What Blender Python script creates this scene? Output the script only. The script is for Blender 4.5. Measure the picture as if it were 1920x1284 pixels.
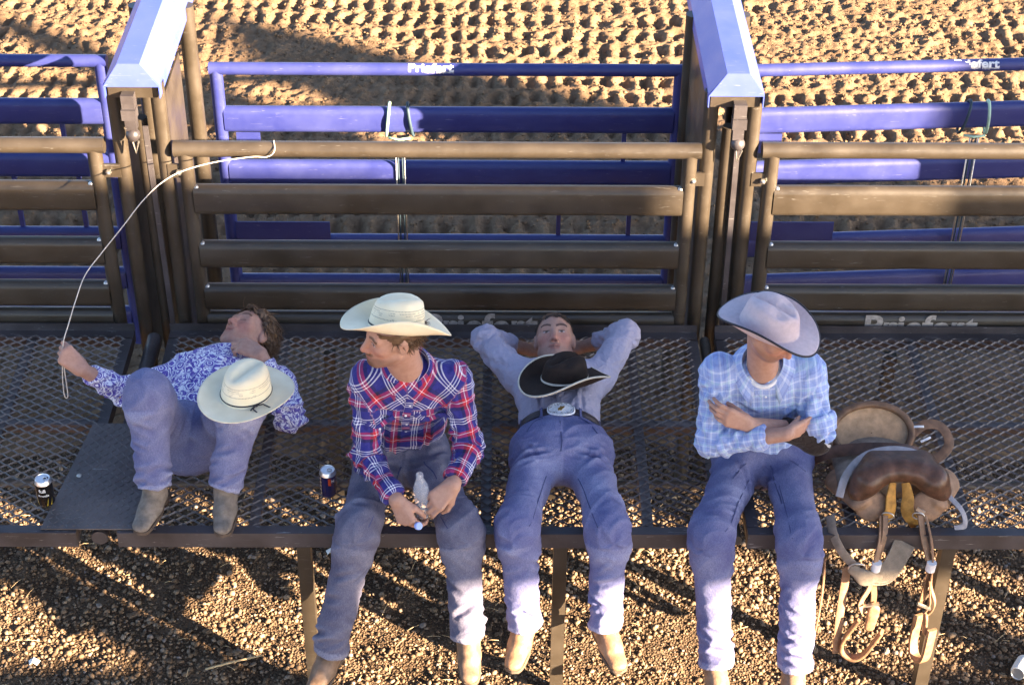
import bpy, bmesh, math, random
import numpy as np
from mathutils import Vector, Matrix, Euler
random.seed(7); RNG = np.random.default_rng(7)
for o in list(bpy.data.objects): bpy.data.objects.remove(o)
SC = bpy.context.scene; COL = SC.collection
R_ = math.radians

# ---------------------------------------------------------------- camera
cam_d = bpy.data.cameras.new('camera'); cam = bpy.data.objects.new('camera', cam_d); COL.objects.link(cam)
cam_d.sensor_width = 36.0; cam_d.lens = 36.0 * 3302.0 / 1920.0; cam_d.clip_start = 0.05; cam_d.clip_end = 2000
def cam_matrix(pos, pitch, yaw, roll):
    fwd = Vector((-math.sin(yaw)*math.cos(pitch), math.cos(yaw)*math.cos(pitch), -math.sin(pitch)))
    right = fwd.cross(Vector((0, 0, 1))).normalized(); up = right.cross(fwd)
    r = right*math.cos(roll) + up*math.sin(roll); u = -right*math.sin(roll) + up*math.cos(roll)
    m = Matrix((r, u, -fwd)).transposed().to_4x4(); m.translation = Vector(pos); return m
cam.matrix_world = cam_matrix((0, 0, 5.4), R_(35.9), R_(-0.5), R_(0.5))
SC.camera = cam

# ---------------------------------------------------------------- sky, sun, exposure
SUN_EL = R_(17.0); SUN_TRAVEL = Vector((-0.835, 0.55, 0)).normalized()
SUN_DIR = Vector((SUN_TRAVEL.x*math.cos(SUN_EL), SUN_TRAVEL.y*math.cos(SUN_EL), -math.sin(SUN_EL)))
w = bpy.data.worlds.new('World'); SC.world = w; w.use_nodes = True
nt = w.node_tree; nt.nodes.clear()
sky = nt.nodes.new('ShaderNodeTexSky'); sky.sky_type = 'NISHITA'; sky.sun_disc = False
sky.sun_elevation = SUN_EL; sky.sun_rotation = math.atan2(-SUN_TRAVEL.x, -SUN_TRAVEL.y)
sky.altitude = 300; sky.air_density = 0.6; sky.dust_density = 0.5; sky.ozone_density = 0.6
bg = nt.nodes.new('ShaderNodeBackground'); bg.inputs[1].default_value = 0.05
out = nt.nodes.new('ShaderNodeOutputWorld')
nt.links.new(sky.outputs[0], bg.inputs[0]); nt.links.new(bg.outputs[0], out.inputs[0])
sun_d = bpy.data.lights.new('sun', 'SUN'); sun_d.energy = 5.0; sun_d.angle = R_(0.5); sun_d.color = (1.0, 0.77, 0.52)
sun = bpy.data.objects.new('sun', sun_d); COL.objects.link(sun)
sun.rotation_euler = SUN_DIR.to_track_quat('-Z', 'Y').to_euler(); sun.location = (8, -6, 9)
vs = SC.view_settings; vs.view_transform = 'Standard'; vs.look = 'None'; vs.gamma = 1.0; vs.exposure = 3.5
try: vs.use_curve_mapping = False
except Exception: pass
SC.render.engine = 'CYCLES'
SC.cycles.max_bounces = 6; SC.cycles.transparent_max_bounces = 6
SC.render.resolution_x = 1024; SC.render.resolution_y = 684

# ---------------------------------------------------------------- mesh helpers
def V(*a): return np.array(a, float)
def nrm(v):
    v = np.asarray(v, float); return v/max(np.linalg.norm(v), 1e-9)
def perp(d):
    d = nrm(d); a = V(0, 0, 1) if abs(d[2]) < 0.9 else V(1, 0, 0)
    e1 = nrm(np.cross(a, d)); return e1, np.cross(d, e1)
class MB:
    def __init__(s): s.v = []; s.f = []; s.n = 0
    def add(s, v, f):
        v = np.asarray(v, float).reshape(-1, 3); s.v.append(v)
        s.f.extend([tuple(int(i)+s.n for i in q) for q in f]); s.n += len(v); return s
    def box(s, c, size, rot=None):
        c = np.asarray(c, float); h = np.asarray(size, float)/2
        p = np.array([[x, y, z] for x in (-1, 1) for y in (-1, 1) for z in (-1, 1)])*h
        if rot is not None: p = p @ np.asarray(rot, float).T
        return s.add(p+c, [(0,1,3,2),(4,6,7,5),(0,4,5,1),(2,3,7,6),(0,2,6,4),(1,5,7,3)])
    def bar(s, a, b, w, h, up=(0, 0, 1)):
        a = np.asarray(a, float); b = np.asarray(b, float); d = nrm(b-a); sd = nrm(np.cross(d, up)); u = np.cross(sd, d)
        return s.box((a+b)/2, (np.linalg.norm(b-a), w, h), np.stack([d, sd, u], 1))
    def loft(s, rings, cap=True, closed=True):
        m = len(rings[0]); b = 0; v = np.concatenate([np.asarray(r, float) for r in rings]); f = []
        for i in range(len(rings)-1):
            for j in range(m if closed else m-1):
                k = (j+1) % m; f.append((i*m+j, i*m+k, (i+1)*m+k, (i+1)*m+j))
        if cap and closed:
            f.append(tuple(range(m))[::-1]); f.append(tuple(range((len(rings)-1)*m, len(rings)*m)))
        return s.add(v, f)
    def tube(s, a, b, r, n=14, r1=None, cap=True):
        a = np.asarray(a, float); b = np.asarray(b, float); e1, e2 = perp(b-a); t = np.linspace(0, 2*np.pi, n, endpoint=False)
        c = np.cos(t)[:, None]*e1+np.sin(t)[:, None]*e2
        return s.loft([a+c*r, b+c*(r if r1 is None else r1)], cap)
    def path(s, pts, r, n=8, closed=False, flat=None, up=None):
        """tube (or flat strap: flat=(w,h)) along a list of points"""
        P = np.asarray(pts, float); m = len(P); rings = []
        T = np.gradient(P, axis=0)
        if closed: T = np.roll(P, -1, 0)-np.roll(P, 1, 0)
        e1, e2 = perp(T[0]) if up is None else (nrm(np.cross(up, T[0])), None)
        t = np.linspace(0, 2*np.pi, n, endpoint=False)
        for i in range(m):
            d = nrm(T[i])
            if up is not None: e1 = nrm(np.cross(up if np.ndim(up) == 1 else up[i], d))
            else: e1 = nrm(e1-d*(e1 @ d))
            e2 = np.cross(d, e1); rr = r[i] if np.ndim(r) else r
            if flat is None: rings.append(P[i]+rr*(np.cos(t)[:, None]*e1+np.sin(t)[:, None]*e2))
            else:
                wv, hv = flat; wv = wv[i] if np.ndim(wv) else wv
                q = np.array([[-1, -.6], [-.9, -1], [.9, -1], [1, -.6], [1, .6], [.9, 1], [-.9, 1], [-1, .6]])
                rings.append(P[i]+q[:, :1]*wv/2*e1+q[:, 1:]*hv/2*e2)
        if closed: rings.append(rings[0]); return s.loft(rings, False)
        return s.loft(rings, True)
    def stad(s, x0, x1, y, z, h, d, n=8, yb=None):
        """rounded oblong rail running along x (yb: y at the far end)"""
        r = min(d/2, h/2)*0.98; t = np.linspace(0, np.pi, n)
        top = np.stack([np.cos(t)*d/2, np.sin(t)*r+(h/2-r)], 1); bot = -top
        o = np.concatenate([top, bot]); yb = y if yb is None else yb
        return s.loft([np.stack([np.full(len(o), xx), yy+o[:, 0], z+o[:, 1]], 1) for xx, yy in ((x0, y), (x1, yb))])
    def prism(s, poly, y0, y1, axis=1):
        """poly: list of (a,b) extruded along axis"""
        a = np.asarray(poly, float); rings = []
        for yy in (y0, y1):
            c = np.full(len(a), yy)
            rings.append(np.stack([a[:, 0], c, a[:, 1]], 1) if axis == 1 else (np.stack([c, a[:, 0], a[:, 1]], 1) if axis == 0 else np.stack([a[:, 0], a[:, 1], c], 1)))
        return s.loft(rings)
    def lathe(s, prof, n=24, M=None, cap=True):
        t = np.linspace(0, 2*np.pi, n, endpoint=False)
        rings = [np.stack([r*np.cos(t), r*np.sin(t), np.full(n, z)], 1) for r, z in prof]
        if M is not None: rings = [q @ np.asarray(M)[:3, :3].T+np.asarray(M)[:3, 3] for q in rings]
        return s.loft(rings, cap)
    def ball(s, c, r, n=10, M=None):
        c = np.asarray(c, float); r = np.ones(3)*r
        th = np.linspace(0, np.pi, n)[1:-1]; ph = np.linspace(0, 2*np.pi, n*2, endpoint=False)
        rings = [np.stack([np.sin(a)*np.cos(ph), np.sin(a)*np.sin(ph), np.full(len(ph), np.cos(a))], 1)*r for a in th]
        if M is not None: rings = [q @ np.asarray(M).T for q in rings]
        return s.loft([q+c for q in rings])
    def data(s): return np.concatenate(s.v), s.f
    def obj(s, name, mat, parent=None, sharp=40, **kw):
        return mesh_obj(name, *s.data(), mat, parent, sharp, **kw)
def mesh_obj(name, v, f, mat, parent=None, sharp=40, attrs=None):
    me = bpy.data.meshes.new(name); me.from_pydata([tuple(q) for q in v] if not isinstance(v, np.ndarray) else v.tolist(), [], f if isinstance(f, list) else f.tolist())
    if attrs:
        for k, (ty, a) in attrs.items():
            at = me.attributes.new(k, ty, 'POINT')
            at.data.foreach_set('vector' if ty == 'FLOAT_VECTOR' else ('color' if 'COLOR' in ty else 'value'), np.ascontiguousarray(a, dtype=np.float32).ravel())
    me.update()
    if sharp:
        me.shade_smooth()
        if sharp < 180: me.set_sharp_from_angle(angle=R_(sharp))
    if mat is not None: me.materials.append(mat)
    o = bpy.data.objects.new(name, me); COL.objects.link(o)
    if parent is not None: attach(o, parent)
    return o
BASE = {}
def attach(o, parent):
    o.parent = parent
    if parent.name in BASE: o.matrix_parent_inverse = Matrix.Translation(-BASE[parent.name])
def thing(name, label, cat, loc=(0, 0, 0), group=None):
    o = bpy.data.objects.new(name, None); COL.objects.link(o); o.location = loc; o.empty_display_size = 0.1
    BASE[o.name] = Vector(loc); return tag(o, label, cat, group)
def tag(o, label=None, cat=None, group=None, kind=None):
    if label: o['label'] = label
    if cat: o['category'] = cat
    if group: o['group'] = group
    if kind: o['kind'] = kind
    return o

# value noise (vectorised)
def _h(ix, iy, iz, s):
    n = (ix.astype(np.int64)*374761393+iy.astype(np.int64)*668265263+iz.astype(np.int64)*2147483647+s*974711) & 0xffffffff
    n = ((n ^ (n >> 13))*1274126177) & 0xffffffff
    return ((n ^ (n >> 16)) & 0xffff)/65535.0
def noise(p, s=0):
    p = np.asarray(p, float); i = np.floor(p).astype(np.int64); f = p-i; f = f*f*(3-2*f); r = 0
    for dx in (0, 1):
        for dy in (0, 1):
            for dz in (0, 1):
                wgt = (f[..., 0] if dx else 1-f[..., 0])*(f[..., 1] if dy else 1-f[..., 1])*(f[..., 2] if dz else 1-f[..., 2])
                r = r+wgt*_h(i[..., 0]+dx, i[..., 1]+dy, i[..., 2]+dz, s)
    return r*2-1
def fbm(p, s=0, o=4):
    a = 0; g = 0.5; p = np.asarray(p, float)
    for k in range(o): a = a+g*noise(p, s+k); p = p*2.03; g *= 0.5
    return a

# ---------------------------------------------------------------- materials
class NT:
    def __init__(s, name):
        s.m = bpy.data.materials.new(name); s.m.use_nodes = True; s.t = s.m.node_tree; s.t.nodes.clear()
        s.o = s.t.nodes.new('ShaderNodeOutputMaterial'); s.b = s.t.nodes.new('ShaderNodeBsdfPrincipled'); s.t.links.new(s.b.outputs[0], s.o.inputs[0])
    def n(s, typ, props=None, **ins):
        nd = s.t.nodes.new(typ)
        for k, v in (props or {}).items(): setattr(nd, k, v)
        for k, v in ins.items():
            k = k.replace('_', ' ') if k.replace('_', ' ') in nd.inputs else k
            key = int(k[1:]) if k[0] == 'i' and k[1:].isdigit() else k
            if hasattr(v, 'links'): s.t.links.new(v, nd.inputs[key])
            else: nd.inputs[key].default_value = v
        return nd
    def set(s, **ins):
        for k, v in ins.items():
            k = k.replace('_', ' ')
            if hasattr(v, 'links'): s.t.links.new(v, s.b.inputs[k])
            else: s.b.inputs[k].default_value = v
        return s
    def math(s, op, a, b=0.0, c=0.0): return s.n('ShaderNodeMath', {'operation': op}, i0=a, i1=b, i2=c).outputs[0]
    def ramp(s, fac, stops, interp='LINEAR'):
        nd = s.t.nodes.new('ShaderNodeValToRGB'); nd.color_ramp.interpolation = interp; e = nd.color_ramp.elements
        while len(e) < len(stops): e.new(0.5)
        for q, (p, c) in zip(e, stops): q.position = p; q.color = (*c, 1) if len(c) == 3 else c
        s.t.links.new(fac, nd.inputs[0]); return nd.outputs[0]
    def mix(s, fac, a, b, mode='MIX'):
        nd = s.t.nodes.new('ShaderNodeMix'); nd.data_type = 'RGBA'; nd.blend_type = mode
        for i, v in ((0, fac), (6, a), (7, b)):
            if hasattr(v, 'links'): s.t.links.new(v, nd.inputs[i])
            else: nd.inputs[i].default_value = (*v, 1) if (i > 0 and len(v) == 3) else v
        return nd.outputs[2]
    def coord(s, which='Object', scale=None):
        c = s.n('ShaderNodeTexCoord').outputs[which]
        if scale is not None: c = s.n('ShaderNodeMapping', None, Vector=c, Scale=scale).outputs[0]
        return c
    def attr(s, name): return s.n('ShaderNodeAttribute', {'attribute_name': name})
    def noise(s, vec, scale, detail=4, rough=0.55, dist=0.0): return s.n('ShaderNodeTexNoise', None, Vector=vec, Scale=scale, Detail=detail, Roughness=rough, Distortion=dist).outputs[0]
    def bump(s, h, dist=0.002, strength=1.0, nrm=None):
        nd = s.n('ShaderNodeBump', None, Height=h, Distance=dist, Strength=strength)
        if nrm is not None: s.t.links.new(nrm, nd.inputs['Normal'])
        return nd.outputs[0]
def lerp3(a, b, t): return tuple(x+(y-x)*t for x, y in zip(a, b))
def m_simple(name, col, rough=0.6, metal=0.0, var=0.25, vscale=25, bump=0.0, bscale=80, spec=0.5, coat=0.0, scale=None):
    m = NT(name); c = m.coord('Object', scale)
    n1 = m.noise(c, vscale, 5, 0.6)
    lo = tuple(x*(1-var) for x in col); hi = tuple(min(1, x*(1+var)) for x in col)
    m.set(Base_Color=m.ramp(n1, [(0.3, lo), (0.7, hi)]), Roughness=rough, Metallic=metal, Coat_Weight=coat, Coat_Roughness=0.15)
    m.b.inputs['Specular IOR Level'].default_value = spec
    if bump: m.set(Normal=m.bump(m.noise(c, bscale, 4), bump))
    return m.m
def m_paint(name, col, dust, rough=0.32, scr=0.5, dustamt=0.5, metal=0.0):
    """painted steel: scratches, chips and a film of dust"""
    m = NT(name); c = m.coord('Object')
    n1 = m.noise(c, 6, 5, 0.6); n2 = m.noise(m.coord('Object', (1, 1, 1)), 42, 4, 0.7)
    base = m.mix(m.ramp(n1, [(0.35, (0, 0, 0)), (0.75, (dustamt,)*3)]), col, dust)
    sc = m.noise(m.n('ShaderNodeMapping', None, Vector=c, Scale=(4, 60, 60), Rotation=(0.0, 0.5, 0.35)).outputs[0], 3.0, 3, 0.5, 1.2)
    sm = m.ramp(sc, [(0.685, (0, 0, 0)), (0.71, (scr,)*3)])
    base = m.mix(sm, base, lerp3(col, (0.8, 0.8, 0.78), 0.5))
    ch = m.ramp(n2, [(0.74, (0, 0, 0)), (0.77, (scr*0.8,)*3)])
    base = m.mix(ch, base, lerp3(dust, (0.5, 0.45, 0.4), 0.5))
    m.set(Base_Color=base, Roughness=m.ramp(n1, [(0.3, (rough,)*3), (0.8, (rough+0.25,)*3)]), Metallic=metal, Normal=m.bump(n2, 0.0004, 0.6))
    m.b.inputs['Specular IOR Level'].default_value = 0.6
    return m.m
MAT = {}
MAT['brown'] = m_paint('brown_painted_steel', (0.034, 0.026, 0.018), (0.080, 0.062, 0.045), 0.30, 0.20, 0.5, 0.0)
MAT['brown_dk'] = m_paint('weathered_brown_steel', (0.05, 0.038, 0.028), (0.10, 0.08, 0.06), 0.45, 0.4, 0.5, 0.0)
MAT['blue'] = m_paint('blue_painted_steel', (0.026, 0.033, 0.165), (0.075, 0.088, 0.25), 0.34, 0.22, 0.35, 0.0)
MAT['blue_cap'] = m_paint('blue_powder_coat', (0.055, 0.085, 0.40), (0.13, 0.17, 0.44), 0.38, 0.35, 0.3)
MAT['deckmetal'] = m_paint('worn_deck_steel', (0.040, 0.034, 0.036), (0.12, 0.105, 0.11), 0.36, 0.6, 0.6, 0.15)
MAT['mesh'] = m_paint('galled_mesh_steel', (0.080, 0.066, 0.062), (0.20, 0.17, 0.16), 0.36, 0.5, 0.6, 0.1)
MAT['steel'] = m_simple('bare_steel', (0.55, 0.52, 0.47), 0.32, 0.9, 0.25, 60, 0.0006, 150)
MAT['white_print'] = m_simple('white_print', (0.72, 0.72, 0.72), 0.5, 0, 0.12, 80)
MAT['grey_print'] = m_simple('dusty_grey_print', (0.34, 0.31, 0.28), 0.6, 0, 0.35, 60)
MAT['timber'] = m_simple('weathered_boards', (0.20, 0.15, 0.11), 0.8, 0, 0.3, 20, 0.002, 40)
# ================================================================= ground
def m_dirt():
    m = NT('harrowed_dirt'); c = m.coord('Object')
    n1 = m.noise(c, 3.0, 6, 0.65); n2 = m.noise(c, 55, 6, 0.7); n3 = m.noise(c, 220, 4, 0.7)
    b = m.ramp(n1, [(0.3, (0.215, 0.138, 0.082)), (0.7, (0.325, 0.217, 0.132))])
    b = m.mix(m.ramp(n2, [(0.35, (0.55,)*3), (0.7, (1.0,)*3)]), (0.14, 0.088, 0.052), b)
    m.set(Base_Color=b, Roughness=0.95, Normal=m.bump(n3, 0.004, 0.9, m.bump(n2, 0.012, 0.8)))
    m.b.inputs['Specular IOR Level'].default_value = 0.1
    return m.m
def m_pebble():
    m = NT('river_gravel'); c = m.coord('Object'); a = m.attr('tone').outputs['Fac']
    b = m.ramp(a, [(0.0, (0.10, 0.063, 0.037)), (0.35, (0.175, 0.112, 0.065)), (0.7, (0.25, 0.166, 0.10)), (0.93, (0.33, 0.24, 0.16)), (1.0, (0.23, 0.20, 0.185))])
    n = m.noise(c, 160, 4, 0.6)
    b = m.mix(m.ramp(n, [(0.3, (0.5,)*3), (0.65, (0,)*3)]), b, (0.09, 0.062, 0.04))
    m.set(Base_Color=b, Roughness=0.8, Normal=m.bump(n, 0.002, 0.6)); m.b.inputs['Specular IOR Level'].default_value = 0.25
    return m.m
def m_bed():
    m = NT('fine_gravel_bed'); c = m.coord('Object'); v = m.n('ShaderNodeTexVoronoi', {'feature': 'F1'}, Vector=c, Scale=95.0); d = v.outputs['Distance']
    h = m.n('ShaderNodeSeparateColor', None, Color=v.outputs['Color']).outputs[0]
    b = m.ramp(h, [(0.0, (0.07, 0.045, 0.027)), (0.5, (0.125, 0.08, 0.047)), (1.0, (0.18, 0.122, 0.076))])
    b = m.mix(m.ramp(d, [(0.25, (0,)*3), (0.6, (1,)*3)]), b, (0.07, 0.047, 0.03))
    n = m.noise(c, 9, 4); b = m.mix(m.ramp(n, [(0.5, (0,)*3), (0.62, (0.8,)*3)]), b, (0.16, 0.11, 0.07))
    m.set(Base_Color=b, Roughness=0.95, Normal=m.bump(m.math('SUBTRACT', 1.0, d), 0.012, 0.9)); m.b.inputs['Specular IOR Level'].default_value = 0.1
    return m.m
MAT['dirt'] = m_dirt(); MAT['pebble'] = m_pebble(); MAT['bed'] = m_bed()
def grid(x0, x1, y0, y1, step, hf):
    nx = int((x1-x0)/step)+1; ny = int((y1-y0)/step)+1
    X, Yg = np.meshgrid(np.linspace(x0, x1, nx), np.linspace(y0, y1, ny)); Zg = hf(X, Yg)
    v = np.stack([X.ravel(), Yg.ravel(), Zg.ravel()], 1); i = np.arange(nx*ny).reshape(ny, nx)
    f = np.stack([i[:-1, :-1].ravel(), i[:-1, 1:].ravel(), i[1:, 1:].ravel(), i[1:, :-1].ravel()], 1)
    return v, f
gm = MB(); S = 600.0
gm.add([[-S, -S, -0.06], [S, -S, -0.06], [S, S, -0.06], [-S, S, -0.06]], [(0, 1, 2, 3)])
tag(gm.obj('ground', MAT['dirt'], sharp=0), kind='structure')
def h_arena(X, Y):
    P = np.stack([X, Y, X*0], -1)
    wx = X+0.05*fbm(P*1.6, 11, 3)+0.012*noise(P*9, 5); wy = Y+0.07*fbm(P*1.3, 23, 3)+0.02*noise(P*7, 6)
    am = np.clip(0.60+2.0*fbm(P*np.array([0.8, 1.5, 1]), 31, 3), 0.05, 1.25)
    fx = 0.5+0.5*np.cos(2*np.pi*wx/0.125); ry = 0.5+0.5*np.cos(2*np.pi*wy/0.225)
    pit = np.power(1-fx, 1.4)*np.power(ry, 0.8)
    near = np.clip((Y-7.3)/0.5, 0.15, 1)
    h = -0.050*pit*am*near
    cl = fbm(P*14, 41, 4); h = h+0.020*cl*(0.4+0.6*near)+0.020*np.maximum(0, noise(P*27, 51))*(0.5+0.5*near)+0.010*noise(P*52, 61)
    e = np.minimum(np.minimum(X+4.7, 4.7-X), np.minimum(Y-6.35, 12.9-Y))
    return np.where(e < 0.25, h-0.09*(1-np.clip(e/0.25, 0, 1)), h)
v, f = grid(-4.7, 4.7, 6.35, 12.9, 0.0152, h_arena)
v[:, 2] += 0.02
tag(mesh_obj('arena_dirt', v, f, MAT['dirt'], sharp=180), kind='structure')
def h_gravel(X, Y):
    P = np.stack([X, Y, X*0], -1)
    h = 0.03*fbm(P*1.2, 71, 3)+0.02*fbm(P*7, 77, 4)
    e = np.minimum(np.minimum(X+5.0, 5.0-X), np.minimum(Y-2.0, 7.0-Y))
    return np.where(e < 0.25, h-0.1*(1-np.clip(e/0.25, 0, 1)), h)
v, f = grid(-5.0, 5.0, 2.0, 7.0, 0.042, h_gravel)
tag(mesh_obj('gravel_bed', v, f, MAT['bed'], sharp=180), kind='structure')
def scatter(name, n, xr, yr, hf, smin, smax, seed, flat=0.62, dens=None, ico=1, dz=0.0, mat='pebble'):
    rng = np.random.default_rng(seed)
    if ico == 0:   # small grit: a squared-off eight-sided grain
        bv = np.array([[1, 0, 0], [0, 1, 0], [-1, 0, 0], [0, -1, 0], [0, 0, 1], [0, 0, -1]], float); bf = np.array([[0, 1, 4], [1, 2, 4], [2, 3, 4], [3, 0, 4], [1, 0, 5], [2, 1, 5], [3, 2, 5], [0, 3, 5]])
    else:
        bm = bmesh.new(); bmesh.ops.create_icosphere(bm, subdivisions=ico, radius=1.0)
        bv = np.array([q.co[:] for q in bm.verts]); bf = np.array([[q.index for q in fc.verts] for fc in bm.faces]); bm.free()
    x = rng.uniform(*xr, n); y = rng.uniform(*yr, n)
    if dens is not None:
        keep = rng.uniform(0, 1, n) < dens(x, y); x = x[keep]; y = y[keep]; n = len(x)
    z = hf(x, y)+dz; s = smin+(smax-smin)*rng.beta(1.3, 3.6, n)
    sc = s[:, None]*np.stack([rng.uniform(0.8, 1.35, n), rng.uniform(0.7, 1.1, n), rng.uniform(flat-0.15, flat+0.2, n)], 1)
    a = rng.uniform(0, 2*np.pi, n); tx = rng.normal(0, 0.35, n)
    jit = 1+rng.uniform(-0.17, 0.17, (n, len(bv), 1)); p = bv[None]*jit*sc[:, None, :]
    ct, st = np.cos(tx)[:, None], np.sin(tx)[:, None]
    p = np.stack([p[..., 0], p[..., 1]*ct-p[..., 2]*st, p[..., 1]*st+p[..., 2]*ct], -1)
    ca, sa = np.cos(a)[:, None], np.sin(a)[:, None]
    p = np.stack([p[..., 0]*ca-p[..., 1]*sa, p[..., 0]*sa+p[..., 1]*ca, p[..., 2]], -1)
    p = p+np.stack([x, y, z+s*0.25], 1)[:, None, :]
    f = (bf[None]+(np.arange(n)*len(bv))[:, None, None]).reshape(-1, 3)
    tone = np.repeat(rng.uniform(0, 1, n), len(bv))
    return mesh_obj(name, p.reshape(-1, 3), f, MAT[mat], sharp=180, attrs={'tone': ('FLOAT', tone)})
def dens_g(x, y):
    P = np.stack([x, y, x*0], -1); return np.clip(0.72+1.1*fbm(P*1.7, 91, 3), 0.25, 1)
tag(scatter('gravel_pebbles', 25000, (-2.9, 3.0), (4.35, 6.75), h_gravel, 0.006, 0.0195, 3, dens=dens_g), 'loose rounded gravel pebbles covering the ground under the catwalk', 'gravel', kind='stuff')
tag(scatter('gravel_grit', 38000, (-2.9, 3.0), (4.35, 6.75), h_gravel, 0.003, 0.012, 17, flat=0.8, ico=0), 'fine broken grit lying between the gravel pebbles under the catwalk', 'grit', kind='stuff')
tag(scatter('dirt_clods', 22000, (-4.2, 4.2), (6.9, 12.6), lambda x, y: h_arena(x, y)+0.02, 0.004, 0.019, 9, flat=0.8, ico=0, mat='dirt'), 'crumbled dirt clods lying over the harrowed arena floor', 'dirt clods', kind='stuff')

# ================================================================= raised spectator walkway (where the photographer stands, unseen; parts sized for their shade on the chutes)
gs = thing('spectator_walkway', 'raised timber spectator walkway out of view, its solid guard panels set to shade the chutes', 'walkway', (6, -0.4, 0))
def guard():
    xs = [-7.0, -3.6, -0.2]
    for a, b, top in ((-7.0, -2.02, 5.16), (-2.0, 1.98, 5.16), (2.0, 5.98, 5.20), (6.0, 8.38, 5.19), (8.4, 10.38, 5.20), (10.4, 11.58, 4.98), (11.6, 13.98, 5.16), (14.0, 18.0, 5.12)):  # uneven panel tops shape the shade edge on the fence rails
        m = MB(); m.box(((a+b)/2, -0.09, (3.84+top)/2), (b-a, 0.03, top-3.84)); m.obj('guard_panel', MAT['timber'], gs)
guard()
for k in range(4):
    m = MB(); m.box((5.5, -0.22-0.148*k, 3.89), (25, 0.14, 0.045)); m.obj('floor_board', MAT['timber'], gs)
for x, r in ((-6.5, 0.06), (-3.2, 0.06), (0.1, 0.06), (2.6, 0.06), (4.6, 0.06), (5.9, 0.07), (7.22, 0.125), (10.80, 0.10), (11.78, 0.11), (13.2, 0.06), (14.9, 0.06), (17.4, 0.06)):  # thicker posts added to cast the dark streaks on the gravel
    m = MB(); m.tube((x, -0.42, -0.1), (x, -0.42, 3.86), r); m.obj('post', MAT['brown_dk'], gs)
for xa, xb in ((-6.5, 7.6), (10.05, 17.4)):  # beam casts the near shade, its gap leaves the middle gravel sunlit
    m = MB(); m.box(((xa+xb)/2, -0.42, 3.01), (xb-xa, 0.06, 0.17)); m.obj('beam', MAT['timber'], gs)
for a, b in (((2.6, 2.2), (4.6, 3.75)), ((11.85, 3.06), (12.6, 3.75)), ((5.9, 3.06), (6.6, 3.5))):
    m = MB(); m.tube((a[0], -0.42, a[1]), (b[0], -0.42, b[1]), 0.035); m.obj('brace', MAT['brown_dk'], gs)
for pts in ([(14.4, 5.0), (14.42, 5.9), (15.4, 6.42), (15.9, 5.96), (16.35, 5.62), (16.6, 5.0)], [(13.15, 5.0), (13.15, 5.75), (13.40, 5.95), (13.6, 6.35), (13.9, 6.42), (14.0, 5.0)]):  # unseen sheets added, outlined to cast the peaked shadows on the arena
    m = MB(); m.prism(pts, -0.16, -0.13); m.obj('shade_sheet', MAT['timber'], gs)

# ================================================================= steel yard equipment
def text_mesh(txt, width, cap_off=0.0, bold=0.012, spacing=1.0):
    cu = bpy.data.curves.new('t', 'FONT'); cu.body = txt; cu.size = 1.0; cu.offset = bold; cu.space_character = spacing; cu.resolution_u = 3
    o = bpy.data.objects.new('t', cu); COL.objects.link(o)
    bpy.context.view_layer.update()
    me = bpy.data.meshes.new_from_object(o.evaluated_get(bpy.context.evaluated_depsgraph_get()))
    bm = bmesh.new(); bm.from_mesh(me); bmesh.ops.triangulate(bm, faces=bm.faces)
    ys = [q.co.y for q in bm.verts]; xs = [q.co.x for q in bm.verts]; x0, x1, y0, y1 = min(xs), max(xs), min(ys), max(ys)
    for t in np.linspace(y0, y1, 12)[1:-1]:
        bmesh.ops.bisect_plane(bm, geom=bm.verts[:]+bm.edges[:]+bm.faces[:], plane_co=(0, t, 0), plane_no=(0, 1, 0))
    for t in np.linspace(x0, x1, 16)[1:-1]:
        bmesh.ops.bisect_plane(bm, geom=bm.verts[:]+bm.edges[:]+bm.faces[:], plane_co=(t, 0, 0), plane_no=(1, 0, 0))
    bm.verts.ensure_lookup_table(); bm.verts.index_update()
    v = np.array([q.co[:] for q in bm.verts]); f = [[q.index for q in fc.verts] for fc in bm.faces]; bm.free()
    bpy.data.objects.remove(o); bpy.data.curves.remove(cu); bpy.data.meshes.remove(me)
    s = width/(x1-x0); v[:, 0] = (v[:, 0]-x0)*s; v[:, 1] = (v[:, 1]-y0)*s
    return v, f, (y1-y0)*s
def lettering_on_tube(txt, x0, width, yc, zc, r, mid_ang, mat, parent, bold=0.02, squash=1.0, name='lettering'):
    v, f, h = text_mesh(txt, width, bold=bold); a = mid_ang+(v[:, 1]-h/2)*squash/r
    p = np.stack([x0+v[:, 0], yc-(r+0.0012)*np.cos(a), zc+(r+0.0012)*np.sin(a)], 1)
    return mesh_obj(name, p, f, mat, parent, sharp=0)
def lettering_on_rail(txt, x0, width, yf, zb, mat, parent, bold=0.02):
    v, f, h = text_mesh(txt, width, bold=bold)
    p = np.stack([x0+v[:, 0], np.full(len(v), yf), zb+v[:, 1]], 1)
    return mesh_obj('lettering', p, f, mat, parent, sharp=0)
def weld(c, r, parent, mat):  # weld bead ring
    pass
YB = 6.345
RAILS = ((1.545, 0.140), (1.272, 0.132), (1.052, 0.130), (0.912, 0.120))
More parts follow.
